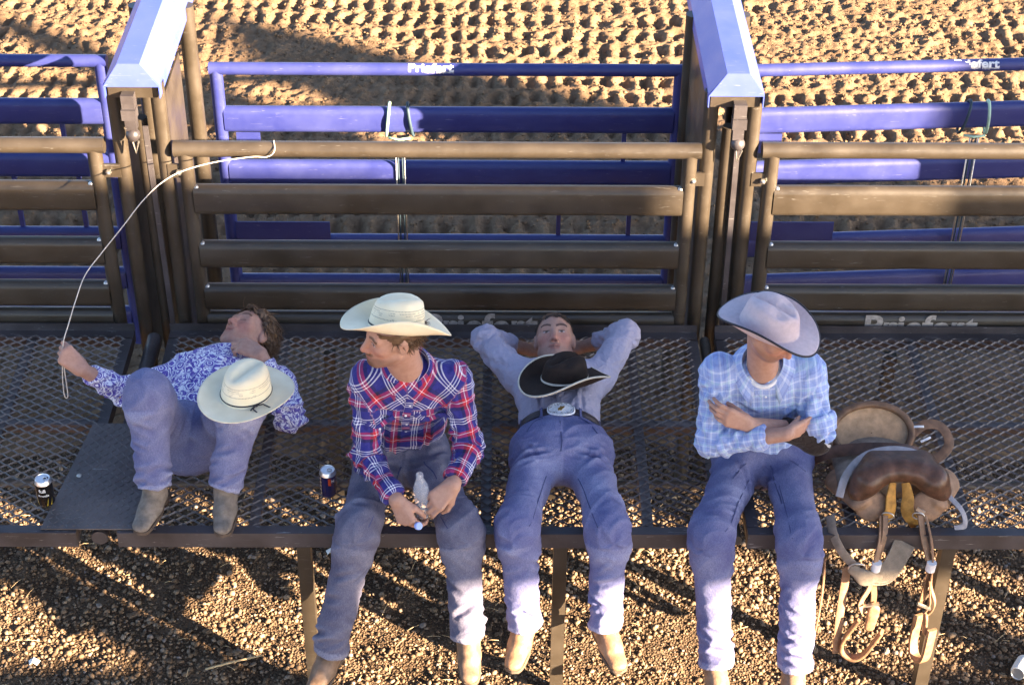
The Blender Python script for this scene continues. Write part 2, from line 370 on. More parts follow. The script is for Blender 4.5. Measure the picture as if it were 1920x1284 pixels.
def brown_panel(x0, x1, ztop, label, textx=None):
    t = thing('chute_fence', label, 'panel', ((x0+x1)/2, YB, 0.82), 'brown chute back panels above the catwalk')
    m = MB(); m.tube((x0-0.045, YB, ztop), (x1+0.045, YB, ztop), 0.034, 18); m.obj('top_rail', MAT['brown'], t)
    for k, (z, h) in enumerate(RAILS):
        m = MB(); m.stad(x0+0.02, x1-0.02, YB, z+(ztop-1.785), h, 0.062, 9); o = m.obj('rail', MAT['brown'], t)
        if k == 3 and textx is not None: lettering_on_rail('Priefert', textx, 0.50, YB-0.0325, 0.862, MAT['grey_print'], o, 0.03)
    for x in (x0, x1):
        m = MB(); m.tube((x, YB, 0.82), (x, YB, ztop), 0.031, 14); m.obj('end_post', MAT['brown'], t)
    for k, (z, h) in enumerate(RAILS[:3]):   # weld gussets at the rail ends
        for x, s in ((x0, 1), (x1, -1)):
            m = MB(); m.ball((x+s*0.032, YB-0.012, z+(ztop-1.785)+h/2-0.006), (0.012, 0.012, 0.008), 5); m.obj('weld', MAT['steel'], t)
    return t
brown_panel(-1.30, 0.785, 1.785, 'long brown steel back panel between the two capped posts', -0.33-0.0)
brown_panel(-3.75, -1.672, 1.80, 'brown steel back panel at the left edge, beyond the capped post with the hanging twine', None)
brown_panel(1.125, 3.3, 1.79, 'brown steel back panel at the right, above the saddle', 1.605)

YG = 7.16
def blue_gate(x0, x1, ztop, label, textx, yb=None, right_open=True):
    yb = YG if yb is None else yb
    yy = lambda x: YG+(yb-YG)*(x-x0)/(x1-x0)
    t = thing('chute_gate', label, 'gate', ((x0+x1)/2, YG, 0.1), 'blue chute gates on the arena side')
    m = MB(); m.tube((x0-0.03, yy(x0), ztop), (x1+0.03, yy(x1), ztop), 0.029, 16); tr = m.obj('top_rail', MAT['blue'], t)
    for z, h in ((ztop-0.255, 0.128), (ztop-0.535, 0.125), (ztop-0.94, 0.12), (ztop-1.17, 0.12), (ztop-1.40, 0.12)):
        m = MB(); m.stad(x0+0.02, x1-0.02, yy(x0), z, h, 0.06, 9, yb=yy(x1)); m.obj('rail', MAT['blue'], t)
    for x in (x0, x1):
        m = MB(); m.tube((x, yy(x), 0.22), (x, yy(x), ztop), 0.030, 14); m.obj('end_post', MAT['blue'], t)
    for fx, za, zb in ((0.885, -0.19-0.06, -0.60), (0.745, -0.53, -1.0), (0.905, -0.53, -1.0)):
        x = x0+(x1-x0)*fx; m = MB(); m.box((x, yy(x)+0.01, ztop+(za+zb)/2), (0.02, 0.02, za-zb)); m.obj('brace', MAT['blue'], t)
    m = MB(); m.box((x0+0.25, yy(x0+0.25)-0.034, ztop-0.855), (0.45, 0.006, 0.13)); m.obj('stop_plate', MAT['blue'], t)
    m = MB(); m.box((x0+0.125, yy(x0+0.12)-0.03, ztop-0.36), (0.11, 0.006, 0.10)); m.obj('latch_plate', MAT['blue'], t)
    if textx is not None:
        lettering_on_tube('Priefert', textx, 0.205, yy(textx+0.1), ztop, 0.029, R_(43), MAT['white_print'], tr, 0.035, 0.80)
        lettering_on_tube('Ranch Equipment', textx+0.075, 0.13, yy(textx+0.1), ztop, 0.029, R_(0), MAT['white_print'], tr, 0.0, 1.0)
    return t
blue_gate(-1.285, 0.815, 1.735, 'middle blue steel chute gate with mint rope looped round its second rail', -0.415)
blue_gate(-3.7, -1.80, 1.77, 'blue steel chute gate at the left edge, mostly in shade', None)
blue_gate(1.12, 3.30, 1.735, 'blue steel chute gate at the right with white lettering on its top rail', 2.06, yb=7.30)

def divider(c, z0, label, flip):
    """capped post between two chutes: two front tubes, a middle tube, side sheets, latch and blue hood"""
    t = thing('chute_divider', label, 'post', (c, 6.36, 0), 'capped divider posts between the chutes')
    s = 1 if flip else -1; wsheet = 0.61 if flip else 0.36
    ya, yb = 6.30, 7.42
    hood = MB(); wv = 0.112; zt = z0
    prof = [(-wv, zt-0.155), (-wv, zt-0.095), (-0.045, zt), (0.045, zt), (wv, zt-0.095), (wv, zt-0.155)]
    inner = [(wv-0.004, zt-0.155), (wv-0.004, zt-0.097), (0.044, zt-0.005), (-0.044, zt-0.005), (-wv+0.004, zt-0.097), (-wv+0.004, zt-0.155)]
    hood.prism([(c+a, b) for a, b in prof+inner], ya, yb)
    hood.prism([(c+a, b) for a, b in [(-wv+0.0005, zt-0.10), (-0.0447, zt-0.0006), (0.0447, zt-0.0006), (wv-0.0005, zt-0.10), (wv-0.0005, zt-0.103), (-wv+0.0005, zt-0.103)]], ya-0.004, ya+0.002)
    hood.obj('hood', MAT['blue_cap'], t, sharp=25)
    for x, r in ((-0.090, 0.031), (0.088, 0.031)):
        m = MB(); m.tube((c+x, 6.365, 0.0), (c+x, 6.365, zt-0.11), r, 16); m.obj('front_tube', MAT['brown'], t)
    m = MB(); m.tube((c-0.004, 6.41, 0.0), (c-0.004, 6.41, zt-0.3), 0.027, 14); m.obj('middle_tube', MAT['brown'], t)
    m = MB(); m.box((c, 6.335, zt-0.135), (0.20, 0.03, 0.055)); m.obj('head_plate', MAT['brown'], t)
    m = MB(); m.bar((c+0.035, 6.35, 0.78), (c+0.028, 6.335, zt-0.30), 0.022, 0.008, up=(0, 1, 0)); m.obj('slide_strip', MAT['deckmetal'], t)
    for sx in (-1, 1):
        m = MB(); m.box((c+sx*0.108, 6.41+wsheet/2, 1.28), (0.006, wsheet, 1.46)); m.obj('side_sheet', MAT['brown'], t)
        m = MB(); m.tube((c+sx*0.105, 7.05, 0.0), (c+sx*0.105, 7.05, zt-0.10), 0.036, 14); m.obj('rear_tube', MAT['brown'], t)
        m = MB(); m.box((c+sx*0.135, 6.338, zt-0.51), (0.075, 0.012, 0.062)); o = m.obj('hinge_tab', MAT['brown'], t)
        b = MB(); b.tube((c+sx*0.145, 6.328, zt-0.51), (c+sx*0.145, 6.316, zt-0.51), 0.013, 6); b.ball((c+sx*0.145, 6.314, zt-0.51), 0.008, 6); b.obj('bolt', MAT['steel'], o)
    # latch: stepped casting, ball end and a bent rod
    lx = c+0.018*s
    m = MB(); m.box((lx, 6.30, zt-0.135-0.035), (0.052, 0.05, 0.075)); m.box((lx, 6.29, zt-0.215), (0.058, 0.055, 0.045)); m.box((lx, 6.30, zt-0.262), (0.045, 0.045, 0.06))
    l = m.obj('latch', MAT['deckmetal'], t)
    b = MB(); b.ball((lx+0.002, 6.29, zt-0.315), 0.030, 9); b.obj('latch_ball', MAT['deckmetal'], l)
    b = MB(); b.path([(lx-0.004, 6.29, zt-0.34), (lx+0.006, 6.29, zt-0.40), (lx+0.022, 6.29, zt-0.345)], 0.005, 6); b.obj('latch_rod', MAT['steel'], l)
    return t
divider(-1.475, 2.195, 'capped divider post at the left, blue hood over brown tubes, twine crossing in front', False)
divider(0.948, 2.165, 'capped divider post at the right, scratched blue hood behind the man in the grey hat', True)

# ================================================================= catwalk
ZD = 0.90; Y0 = 4.975; Y1 = 6.285
def expanded(x0, x1, y0, y1, lw=0.070, sw=0.0230, z=ZD-0.004):
    """raised expanded metal: zig-zag strands with real section"""
    m = MB(); V_ = []; F_ = []; n = 0
    ny = int((y1-y0)/sw); sw = (y1-y0)/ny; nx = int((x1-x0)/lw); lw = (x1-x0)/nx
    prof = np.array([[-0.0030, -0.0014], [0.0020, 0.0050], [0.0034, 0.0036], [-0.0016, -0.0028]])
    for j in range(ny):
        yc = y0+(j+0.5)*sw; xs = []; ys = []; zs = []
        for i in range(2*nx+1):
            xc = x0+i*lw/2; s = 1 if (i+j) % 2 == 0 else -1
            for dx in (-0.055, 0.055):
                xs.append(xc+dx*lw); ys.append(yc+s*sw*0.46); zs.append(z+0.0012*s)
        xs = np.clip(np.array(xs), x0, x1); ys = np.array(ys); zs = np.array(zs); k = len(xs)
        V_.append((np.stack([xs, ys, zs], 1)[:, None, :]+np.concatenate([np.zeros((4, 1)), prof], 1)[None]).reshape(-1, 3))
        a = n+np.arange(k-1)*4
        for e in range(4):
            g = (e+1) % 4; F_.append(np.stack([a+e, a+g, a+4+g, a+4+e], 1))
        n += k*4
    return np.concatenate(V_), np.concatenate(F_)
def catwalk(x0, x1, ribs, legs, label):
    t = thing('catwalk_section', label, 'catwalk', ((x0+x1)/2, 5.6, 0), 'expanded steel catwalk sections')
    v, f = expanded(x0+0.03, x1-0.03, Y0+0.035, Y1-0.03)
    o = mesh_obj('expanded_metal', v, f, MAT['mesh'], t, sharp=0); tag(o, kind='stuff')
    m = MB(); m.box(((x0+x1)/2, Y0+0.022, ZD-0.032), (x1-x0, 0.044, 0.070)); m.obj('front_rim', MAT['deckmetal'], t)
    m = MB(); m.box(((x0+x1)/2, Y1-0.015, ZD-0.025), (x1-x0, 0.05, 0.05)); m.box(((x0+x1)/2, Y1+0.012, ZD+0.012), (x1-x0, 0.006, 0.048)); m.obj('back_rim', MAT['deckmetal'], t)
    for x in (x0+0.022, x1-0.022):
        m = MB(); m.box((x, (Y0+Y1)/2, ZD-0.027), (0.044, Y1-Y0-0.10, 0.052)); m.obj('side_rim', MAT['deckmetal'], t)
    m = MB(); m.box(((x0+x1)/2, 5.66, ZD-0.027), (x1-x0-0.09, 0.040, 0.040)); m.obj('middle_bearer', MAT['mesh'], t)
    m = MB(); m.tube((x0+0.02, 5.62, 0.60), (x1-0.02, 5.62, 0.60), 0.02, 10); m.obj('lower_bearer', MAT['brown_dk'], t)
    for x in ribs:
        for ya, yb_ in ((Y0+0.05, 5.64), (5.68, Y1-0.05)):
            m = MB(); m.box((x, (ya+yb_)/2, ZD-0.028), (0.040, yb_-ya, 0.038)); m.obj('cross_bearer', MAT['mesh'], t)
    for x in legs:
        m = MB(); m.box((x, Y0+0.028, (ZD-0.07)/2-0.05), (0.052, 0.052, ZD-0.07+0.1)); m.obj('leg', MAT['brown'], t)
        m = MB(); m.box((x, Y1-0.05, (ZD-0.07)/2-0.05), (0.05, 0.05, ZD-0.07+0.1)); m.obj('leg', MAT['brown'], t)
    return t
catwalk(-3.6, -1.60, (-2.85, -2.04), (-3.3,), 'left catwalk section of expanded steel under the twine hand and dark can')
catwalk(-1.445, 0.865, (-0.935, -0.05, 0.57), (-0.745, 0.235), 'middle catwalk section of expanded steel carrying the plaid-shirt and grey-shirt men')
catwalk(0.945, 3.4, (1.35, 1.80, 2.62), (1.72, 3.1), 'right catwalk section of expanded steel under the saddle')
m = MB(); m.tube((-1.52, 5.0, ZD-0.045), (-1.52, 6.3, ZD-0.045), 0.032, 12); tag(m.obj('gap_tube', MAT['deckmetal']), 'round steel tube lying in the gap between left and middle catwalk sections', 'tube')
m = MB(); m.tube((0.905, 5.0, ZD-0.05), (0.905, 6.3, ZD-0.05), 0.024, 12); tag(m.obj('gap_tube', MAT['brown_dk']), 'round steel tube lying in the gap between middle and right catwalk sections', 'tube')
# tread plate over the gap
tp = thing('tread_plate', 'worn steel tread plate covering the catwalk gap beside the brown boots', 'plate', (-1.5, 5.3, ZD))
m = MB(); m.add([[-1.735, 4.99, ZD+0.006], [-1.30, 4.99, ZD+0.006], [-1.37, 5.63, ZD+0.006], [-1.655, 5.63, ZD+0.006],
                 [-1.735, 4.99, ZD+0.011], [-1.30, 4.99, ZD+0.011], [-1.37, 5.63, ZD+0.011], [-1.655, 5.63, ZD+0.011]],
                [(3, 2, 1, 0), (4, 5, 6, 7), (0, 1, 5, 4), (1, 2, 6, 5), (2, 3, 7, 6), (3, 0, 4, 7)])
m.obj('plate', MAT['mesh'], tp, sharp=20)
m = MB()
for j in range(27):
    for i in range(20):
        y = 5.005+j*0.0236; x = -1.73+i*0.0236; lo = -1.735+(y-4.99)*0.125; hi = -1.30-(y-4.99)*0.11
        if lo+0.012 < x < hi-0.012:
            a = R_(45 if (i+j) % 2 else -45); d = V(math.cos(a), math.sin(a), 0)*0.0125; p = V(-math.sin(a), math.cos(a), 0)*0.0034; c = V(x, y, ZD+0.0112)
            top = V(0, 0, 0.0022); m.add([c-d, c+p, c+d, c-p, c-d*0.5+top, c+p*0.4+top, c+d*0.5+top, c-p*0.4+top], [(0, 3, 7, 4), (3, 2, 6, 7), (2, 1, 5, 6), (1, 0, 4, 5), (4, 7, 6, 5)])
tag(m.obj('tread_pattern', MAT['mesh'], tp, sharp=60), kind='stuff')
m = MB(); m.ball((-1.648, 5.30, ZD+0.012), (0.011, 0.011, 0.005), 7); m.obj('screw_head', MAT['steel'], tp)
# ================================================================= signed-distance sculpting
class Sdf:
    def __init__(s): s.p = []
    def cone(s, a, b, r0, r1=None, k=0.02, ax=None, sc=1.0, cap0=False, cap1=False, sub=False, tag=None):
        s.p.append(dict(t='c', a=np.asarray(a, float), b=np.asarray(b, float), r0=r0, r1=r0 if r1 is None else r1, k=k, ax=None if ax is None else nrm(ax), sc=sc, c0=cap0, c1=cap1, sub=sub, tag=tag)); return s
    def ell(s, c, r, M=None, k=0.02, sub=False, tag=None):
        s.p.append(dict(t='e', c=np.asarray(c, float), r=np.asarray(r, float)*np.ones(3), M=np.eye(3) if M is None else np.asarray(M, float), k=k, sub=sub, tag=tag)); return s
    @staticmethod
    def ev(p, X):
        if p['t'] == 'e':
            q = (X-p['c']) @ p['M']; a = np.linalg.norm(q/p['r'], axis=-1); b = np.linalg.norm(q/p['r']**2, axis=-1)
            return a*(a-1)/np.maximum(b, 1e-6)
        d = p['b']-p['a']; L = max(np.linalg.norm(d), 1e-6); d = d/L; q = X-p['a']; t = q @ d; tc = np.clip(t, 0, L)
        e = q-tc[..., None]*d
        if p['ax'] is not None:
            ax = nrm(p['ax']-d*(p['ax'] @ d)); e = e+ax*((e @ ax)*(1/p['sc']-1))[..., None]
        r = p['r0']+(p['r1']-p['r0'])*tc/L; dist = np.linalg.norm(e, axis=-1)-r
        if p['ax'] is not None: dist = dist*min(1, (p['sc']+1)/2)
        if p['c1']: dist = np.maximum(dist, t-L)
        if p['c0']: dist = np.maximum(dist, -t)
        return dist
    def bb(s, p):
        if p['t'] == 'e':
            m = p['r'].max()+p['k']; return p['c']-m, p['c']+m
        m = max(p['r0'], p['r1'])*max(1, p['sc'])+p['k']; return np.minimum(p['a'], p['b'])-m, np.maximum(p['a'], p['b'])+m
    def at(s, X):
        D = np.full(X.shape[:-1], 1.0)
        for p in s.p: D = s.comb(D, s.ev(p, X), p)
        return D
    @staticmethod
    def comb(A, d, p):
        k = p['k']
        if p['sub']:
            d = -d; h = np.clip(0.5-0.5*(A-d)/k, 0, 1); return A+(d-A)*h+k*h*(1-h)
        h = np.clip(0.5+0.5*(A-d)/k, 0, 1); return A+(d-A)*h-k*h*(1-h)
    def mesh(s, h):
        bs = [s.bb(p) for p in s.p if not p['sub']]; lo = np.min([b[0] for b in bs], 0)-2*h; hi = np.max([b[1] for b in bs], 0)+2*h
        n = np.ceil((hi-lo)/h).astype(int)+1; D = np.full(n, 0.25, np.float32)
        for p in s.p:
            a, b = s.bb(p); i0 = np.clip(np.floor((a-lo)/h).astype(int)-1, 0, n-1); i1 = np.clip(np.ceil((b-lo)/h).astype(int)+2, 1, n)
            if np.any(i1 <= i0): continue
            g = np.stack(np.meshgrid(*[lo[q]+h*np.arange(i0[q], i1[q]) for q in range(3)], indexing='ij'), -1)
            sl = tuple(slice(i0[q], i1[q]) for q in range(3)); D[sl] = s.comb(D[sl], s.ev(p, g), p)
        return surface_nets(D, lo, h)
def surface_nets(D, lo, h):
    S = D < 0; nx, ny, nz = D.shape
    c = np.zeros((nx-1, ny-1, nz-1), np.int8)
    for a in (0, 1):
        for b in (0, 1):
            for d in (0, 1): c += S[a:nx-1+a, b:ny-1+b, d:nz-1+d]
    act = (c > 0) & (c < 8); idx = np.argwhere(act); N = len(idx)
    ids = np.full(act.shape, -1, np.int64); ids[act] = np.arange(N)
    acc = np.zeros((N, 3)); cnt = np.zeros(N)
    cor = [(a, b, d) for a in (0, 1) for b in (0, 1) for d in (0, 1)]
    for u in cor:
        for ax in range(3):
            if u[ax]: continue
            w_ = list(u); w_[ax] = 1
            p = D[idx[:, 0]+u[0], idx[:, 1]+u[1], idx[:, 2]+u[2]]; q = D[idx[:, 0]+w_[0], idx[:, 1]+w_[1], idx[:, 2]+w_[2]]
            m = (p < 0) != (q < 0); t = np.where(m, p/np.where(m, p-q, 1), 0)
            pos = np.tile(np.array(u, float), (N, 1)); pos[:, ax] = t; acc[m] += pos[m]; cnt[m] += 1
    v = lo+h*(idx+acc/np.maximum(cnt, 1)[:, None]); F = []
    for ax in range(3):
        o = [0, 1, 2]; o.remove(ax); b, d = o
        sa = [slice(None)]*3; sb = [slice(None)]*3; sa[ax] = slice(0, -1); sb[ax] = slice(1, None)
        e = S[tuple(sa)] != S[tuple(sb)]; E = np.argwhere(e); ok = (E[:, b] > 0) & (E[:, d] > 0) & (E[:, b] < D.shape[b]-1) & (E[:, d] < D.shape[d]-1); E = E[ok]
        inside = S[tuple(sa)][tuple(E.T)]; q = []
        for (ob, od) in ((-1, -1), (0, -1), (0, 0), (-1, 0)):
            P = E.copy(); P[:, b] += ob; P[:, d] += od; q.append(ids[P[:, 0], P[:, 1], P[:, 2]])
        q = np.stack(q, 1); flip = inside if ax != 1 else ~inside
        q = np.where(flip[:, None], q, q[:, ::-1]); F.append(q[(q >= 0).all(1)])
    return v, np.concatenate(F)
def normals(v, f):
    a = v[f[:, 0]]; fn = np.cross(v[f[:, 2]]-a, v[f[:, 3]]-v[f[:, 1]]); N = np.zeros_like(v)
    for i in range(4): np.add.at(N, f[:, i], fn)
    return N/np.maximum(np.linalg.norm(N, axis=1), 1e-12)[:, None]
def relax(v, f, it=2, lam=0.5):
    n = len(v)
    for _ in range(it):
        A = np.zeros_like(v); c = np.zeros(n)
        for i in range(4):
            for j in (1, 3): np.add.at(A, f[:, i], v[f[:, (i+j) % 4]]); np.add.at(c, f[:, i], 1)
        v = v+lam*(A/np.maximum(c, 1)[:, None]-v)
    return v
def frame(fwd, up):
    y = nrm(fwd); x = nrm(np.cross(y, up)); z = np.cross(x, y); return np.stack([x, y, z], 1)   # columns right, forward, up

# ---------------------------------------------------------------- people materials
def m_skin(name):
    m = NT(name); c = m.coord('Object'); a = m.attr('col').outputs['Color']; n = m.noise(c, 55, 6, 0.68)
    b = m.mix(m.ramp(n, [(0.32, (0.42,)*3), (0.62, (0,)*3)]), a, (0.30, 0.125, 0.09))
    m.set(Base_Color=b, Roughness=0.5, Normal=m.bump(m.noise(c, 420, 3), 0.0006, 0.5), Subsurface_Weight=0.08, Subsurface_Radius=(0.01, 0.004, 0.002))
    m.b.inputs['Specular IOR Level'].default_value = 0.35
    return m.m
MAT['skin'] = m_skin('skin')
def m_denim(name, col, fade):
    m = NT(name); c = m.coord('Object'); p = m.attr('pat'); f = p.outputs['Vector']
    n = m.noise(c, 11, 5, 0.6); n2 = m.noise(c, 240, 3, 0.85); st = m.noise(m.n('ShaderNodeMapping', None, Vector=f, Scale=(420, 60, 1)).outputs[0], 1.0, 2, 0.6)
    wear = m.attr('wear').outputs['Fac']
    fac = m.math('ADD', m.math('MULTIPLY', m.ramp(n, [(0.3, (0, 0, 0)), (0.75, (1, 1, 1))]), 0.45), m.math('MULTIPLY', wear, 0.75))
    b = m.mix(fac, col, fade)
    b = m.mix(m.ramp(n2, [(0.36, (0.55,)*3), (0.60, (0,)*3)]), b, lerp3(col, (0.02, 0.02, 0.06), 0.45))
    b = m.mix(m.ramp(st, [(0.5, (0,)*3), (0.72, (0.14,)*3)]), b, lerp3(fade, (0.75, 0.75, 0.8), 0.45))
    su = m.math('ABSOLUTE', m.n('ShaderNodeSeparateXYZ', None, Vector=f).outputs[0])
    m.set(Base_Color=b, Roughness=0.85, Normal=m.bump(n2, 0.0004, 0.4, m.bump(m.noise(c, 26, 3, 0.5, 0.8), 0.006, 0.6)))
    m.b.inputs['Specular IOR Level'].default_value = 0.15
    return m.m
MAT['denim1'] = m_denim('light_denim', (0.115, 0.118, 0.245), (0.325, 0.335, 0.475))
MAT['denim2'] = m_denim('greyed_denim', (0.085, 0.083, 0.135), (0.26, 0.255, 0.325))
MAT['denim3'] = m_denim('blue_denim', (0.100, 0.105, 0.245), (0.31, 0.32, 0.475))
MAT['denim4'] = m_denim('mid_denim', (0.082, 0.086, 0.21), (0.26, 0.268, 0.41))
def cloth_finish(m, b, c, rough=0.8, bm=0.005):
    n2 = m.noise(c, 420, 2, 0.7); n1 = m.noise(c, 42, 4, 0.55, 0.6)
    m.set(Base_Color=b, Roughness=rough, Normal=m.bump(n2, 0.0006, 0.5, m.bump(n1, bm*2.2, 0.8)), Sheen_Weight=0.1)
    m.b.inputs['Specular IOR Level'].default_value = 0.2
    return m.m
def stripes(m, x, period, stops): return m.ramp(m.math('FRACT', m.math('DIVIDE', x, period)), stops, 'CONSTANT')
def m_plaid(name, pu, pv, su, sv, bm=0.005):
    m = NT(name); s = m.n('ShaderNodeSeparateXYZ', None, Vector=m.attr('pat').outputs['Vector'])
    a = stripes(m, s.outputs[0], pu, su); b = stripes(m, s.outputs[1], pv, sv)
    return cloth_finish(m, m.mix(0.5, a, b), m.coord('Object'), 0.8, bm)
_nv = (0.030, 0.030, 0.20); _rd = (0.50, 0.028, 0.045); _wh = (0.86, 0.86, 0.92); _bk = (0.02, 0.018, 0.06)
def tart(a): return a
MAT['plaid2'] = m_plaid('red_blue_plaid', 0.125, 0.125,
    [(0, _nv), (0.22, _wh), (0.25, _nv), (0.30, _wh), (0.33, _nv), (0.38, _wh), (0.41, _nv), (0.60, _rd), (0.68, _wh), (0.70, _rd), (0.80, _bk), (0.90, _nv)],
    [(0, _nv), (0.12, _wh), (0.15, _nv), (0.20, _wh), (0.23, _nv), (0.28, _wh), (0.31, _nv), (0.54, _rd), (0.62, _wh), (0.64, _rd), (0.74, _bk), (0.86, _nv)])
_lb = (0.30, 0.38, 0.66); _lw = (0.56, 0.63, 0.80); _ld = (0.20, 0.25, 0.52); _lt = (0.40, 0.55, 0.68)
MAT['plaid4'] = m_plaid('pale_blue_plaid', 0.058, 0.058,
    [(0, _lb), (0.25, _lw), (0.36, _lb), (0.5, _ld), (0.56, _lb), (0.70, _lt), (0.82, _lw), (0.9, _lb)],
    [(0, _lb), (0.2, _lw), (0.30, _lb), (0.46, _ld), (0.52, _lb), (0.66, _lt), (0.80, _lw), (0.86, _lb)])
def m_floral():
    m = NT('purple_rose_print'); f = m.attr('pat').outputs['Vector']; c = m.coord('Object')
    wv = m.n('ShaderNodeTexNoise', None, Vector=f, Scale=38.0, Detail=2.0).outputs[1]
    q = m.n('ShaderNodeVectorMath', {'operation': 'MULTIPLY_ADD'}, i0=wv, i1=(0.016, 0.016, 0.016), i2=f).outputs[0]
    v = m.n('ShaderNodeTexVoronoi', {'feature': 'F1'}, Vector=q, Scale=20.0, Randomness=0.8).outputs['Distance']
    ring = m.math('SINE', m.math('MULTIPLY', v, 30.0)); inn = m.math('LESS_THAN', v, 0.46)
    rose = m.math('MULTIPLY', inn, m.math('GREATER_THAN', ring, -0.45))
    lf = m.math('GREATER_THAN', m.noise(q, 60, 3, 0.6, 1.5), 0.50); lf = m.math('MULTIPLY', lf, m.math('GREATER_THAN', v, 0.40))
    mask = m.math('MAXIMUM', rose, lf)
    b = m.mix(mask, (0.80, 0.79, 0.88), m.ramp(m.noise(q, 120, 3), [(0.35, (0.085, 0.055, 0.32)), (0.7, (0.20, 0.16, 0.52))]))
    return cloth_finish(m, b, c, 0.75, 0.004)
MAT['floral'] = m_floral()
def m_plain(name, col):
    m = NT(name); c = m.coord('Object'); n = m.noise(c, 9, 4)
    return cloth_finish(m, m.ramp(n, [(0.3, tuple(x*0.86 for x in col)), (0.7, col)]), c, 0.7, 0.006)
MAT['greyshirt'] = m_plain('lavender_grey_shirt', (0.42, 0.39, 0.50))
MAT['tee'] = m_plain('white_tee', (0.80, 0.80, 0.82))
MAT['blackcloth'] = m_plain('black_neoprene', (0.022, 0.015, 0.014))
def m_leather(name, col, rough=0.5, bmp=0.0015, bs=90, var=0.3): return m_simple(name, col, rough, 0, var, 30, bmp, bs, 0.4)
MAT['boot_grey'] = m_leather('dusty_grey_roughout', (0.20, 0.165, 0.135), 0.9, 0.002, 240, 0.35)
MAT['boot_tan'] = m_leather('tan_leather', (0.26, 0.145, 0.08), 0.55, 0.002, 60, 0.4)
MAT['boot_brown'] = m_leather('worn_brown_leather', (0.20, 0.125, 0.08), 0.55, 0.002, 60, 0.4)
MAT['sole'] = m_leather('boot_sole', (0.10, 0.07, 0.05), 0.8)
MAT['belt'] = m_leather('dark_belt', (0.03, 0.022, 0.03), 0.45)
MAT['belt_tan'] = m_leather('tooled_tan_belt', (0.20, 0.12, 0.07), 0.5, 0.002, 160)
MAT['buckle'] = m_simple('silver_buckle', (0.86, 0.86, 0.88), 0.35, 0.1, 0.15, 120, 0.001, 200)
MAT['engrave'] = m_simple('engraved_line', (0.25, 0.24, 0.26), 0.5, 0.2, 0.2)
MAT['gold'] = m_simple('gilt', (0.55, 0.36, 0.12), 0.35, 0.7, 0.2)
MAT['snap'] = m_simple('pearl_snap', (0.80, 0.80, 0.82), 0.25, 0.1, 0.05)
def m_hair(name, col):
    m = NT(name); c = m.coord('Object'); n = m.noise(c, 90, 3)
    m.set(Base_Color=m.ramp(n, [(0.3, tuple(x*0.6 for x in col)), (0.7, tuple(x*1.4 for x in col))]), Roughness=0.5); m.b.inputs['Specular IOR Level'].default_value = 0.4
    return m.m
MAT['hair_b'] = m_hair('brown_hair', (0.115, 0.066, 0.036)); MAT['hair_d'] = m_hair('dark_hair', (0.030, 0.020, 0.016))

# ---------------------------------------------------------------- anatomy
def head_sdf(S, c, M, s=1.0, neck=None, smile=0.0):
    """c: head centre, M: columns right, forward, up"""
    c = np.asarray(c, float); L = lambda *p: c+M @ (np.array(p)*s)
    E = lambda p, r, k=0.02, sub=False: S.ell(L(*p), np.array(r)*s, M, k*s, sub)
    K = lambda a, b, r0, r1, k=0.01, sub=False: S.cone(L(*a), L(*b), r0*s, r1*s, k*s, sub=sub)
    E((0, -0.014, 0.034), (0.077, 0.098, 0.088), 0.01)
    E((0, 0.028, -0.016), (0.064, 0.066, 0.082), 0.03)
    E((0, 0.030, -0.072), (0.053, 0.052, 0.036), 0.03)
    for q in (-1, 1):
        K((q*0.056, -0.002, -0.058), (q*0.022, 0.070, -0.098), 0.016, 0.016, 0.03)
        E((q*0.046, 0.056, -0.018), (0.021, 0.024, 0.018), 0.022)
    E((0, 0.078, -0.099), (0.022, 0.019, 0.017), 0.02)
    K((-0.042, 0.074, 0.026), (0.042, 0.074, 0.026), 0.013, 0.013, 0.02)
    for q in (-1, 1): E((q*0.032, 0.100, 0.006), (0.020, 0.016, 0.014), 0.014, True)
    K((0, 0.084, 0.016), (0, 0.112, -0.034), 0.0085, 0.0125, 0.012)
    for q in (-1, 1): E((q*0.013, 0.099, -0.038), (0.0095, 0.011, 0.0085), 0.007)
    for q in (-1, 1): E((q*0.032, 0.0735, 0.004), (0.0150, 0.0125, 0.0105), 0.004)
    E((0, 0.082, -0.066), (0.030, 0.018, 0.022), 0.015)
    K((-0.021, 0.088, -0.064+smile), (0, 0.0975, -0.0625), 0.0035, 0.0058, 0.006); K((0.021, 0.088, -0.064+smile), (0, 0.0975, -0.0625), 0.0035, 0.0058, 0.006)
    K((-0.017, 0.088, -0.073), (0.017, 0.088, -0.073), 0.0055, 0.0055, 0.007); E((0, 0.093, -0.074), (0.012, 0.007, 0.006), 0.006)
    K((-0.023, 0.097, -0.0685+smile*0.6), (0.023, 0.097, -0.0685+smile*0.6), 0.0022, 0.0022, 0.003, True)
    for q in (-1, 1):
        E((q*0.079, -0.012, -0.002), (0.011, 0.021, 0.033), 0.008); E((q*0.092, -0.004, 0.000), (0.008, 0.011, 0.018), 0.006, True)
    if neck is not None:
        S.cone(L(0, -0.028, -0.055), neck, 0.056*s, 0.062*s, 0.03); S.cone(L(0, 0.02, -0.085), np.asarray(neck)+M[:, 1]*0.02, 0.030*s, 0.030*s, 0.03)
SKIN = np.array([0.46, 0.285, 0.215])
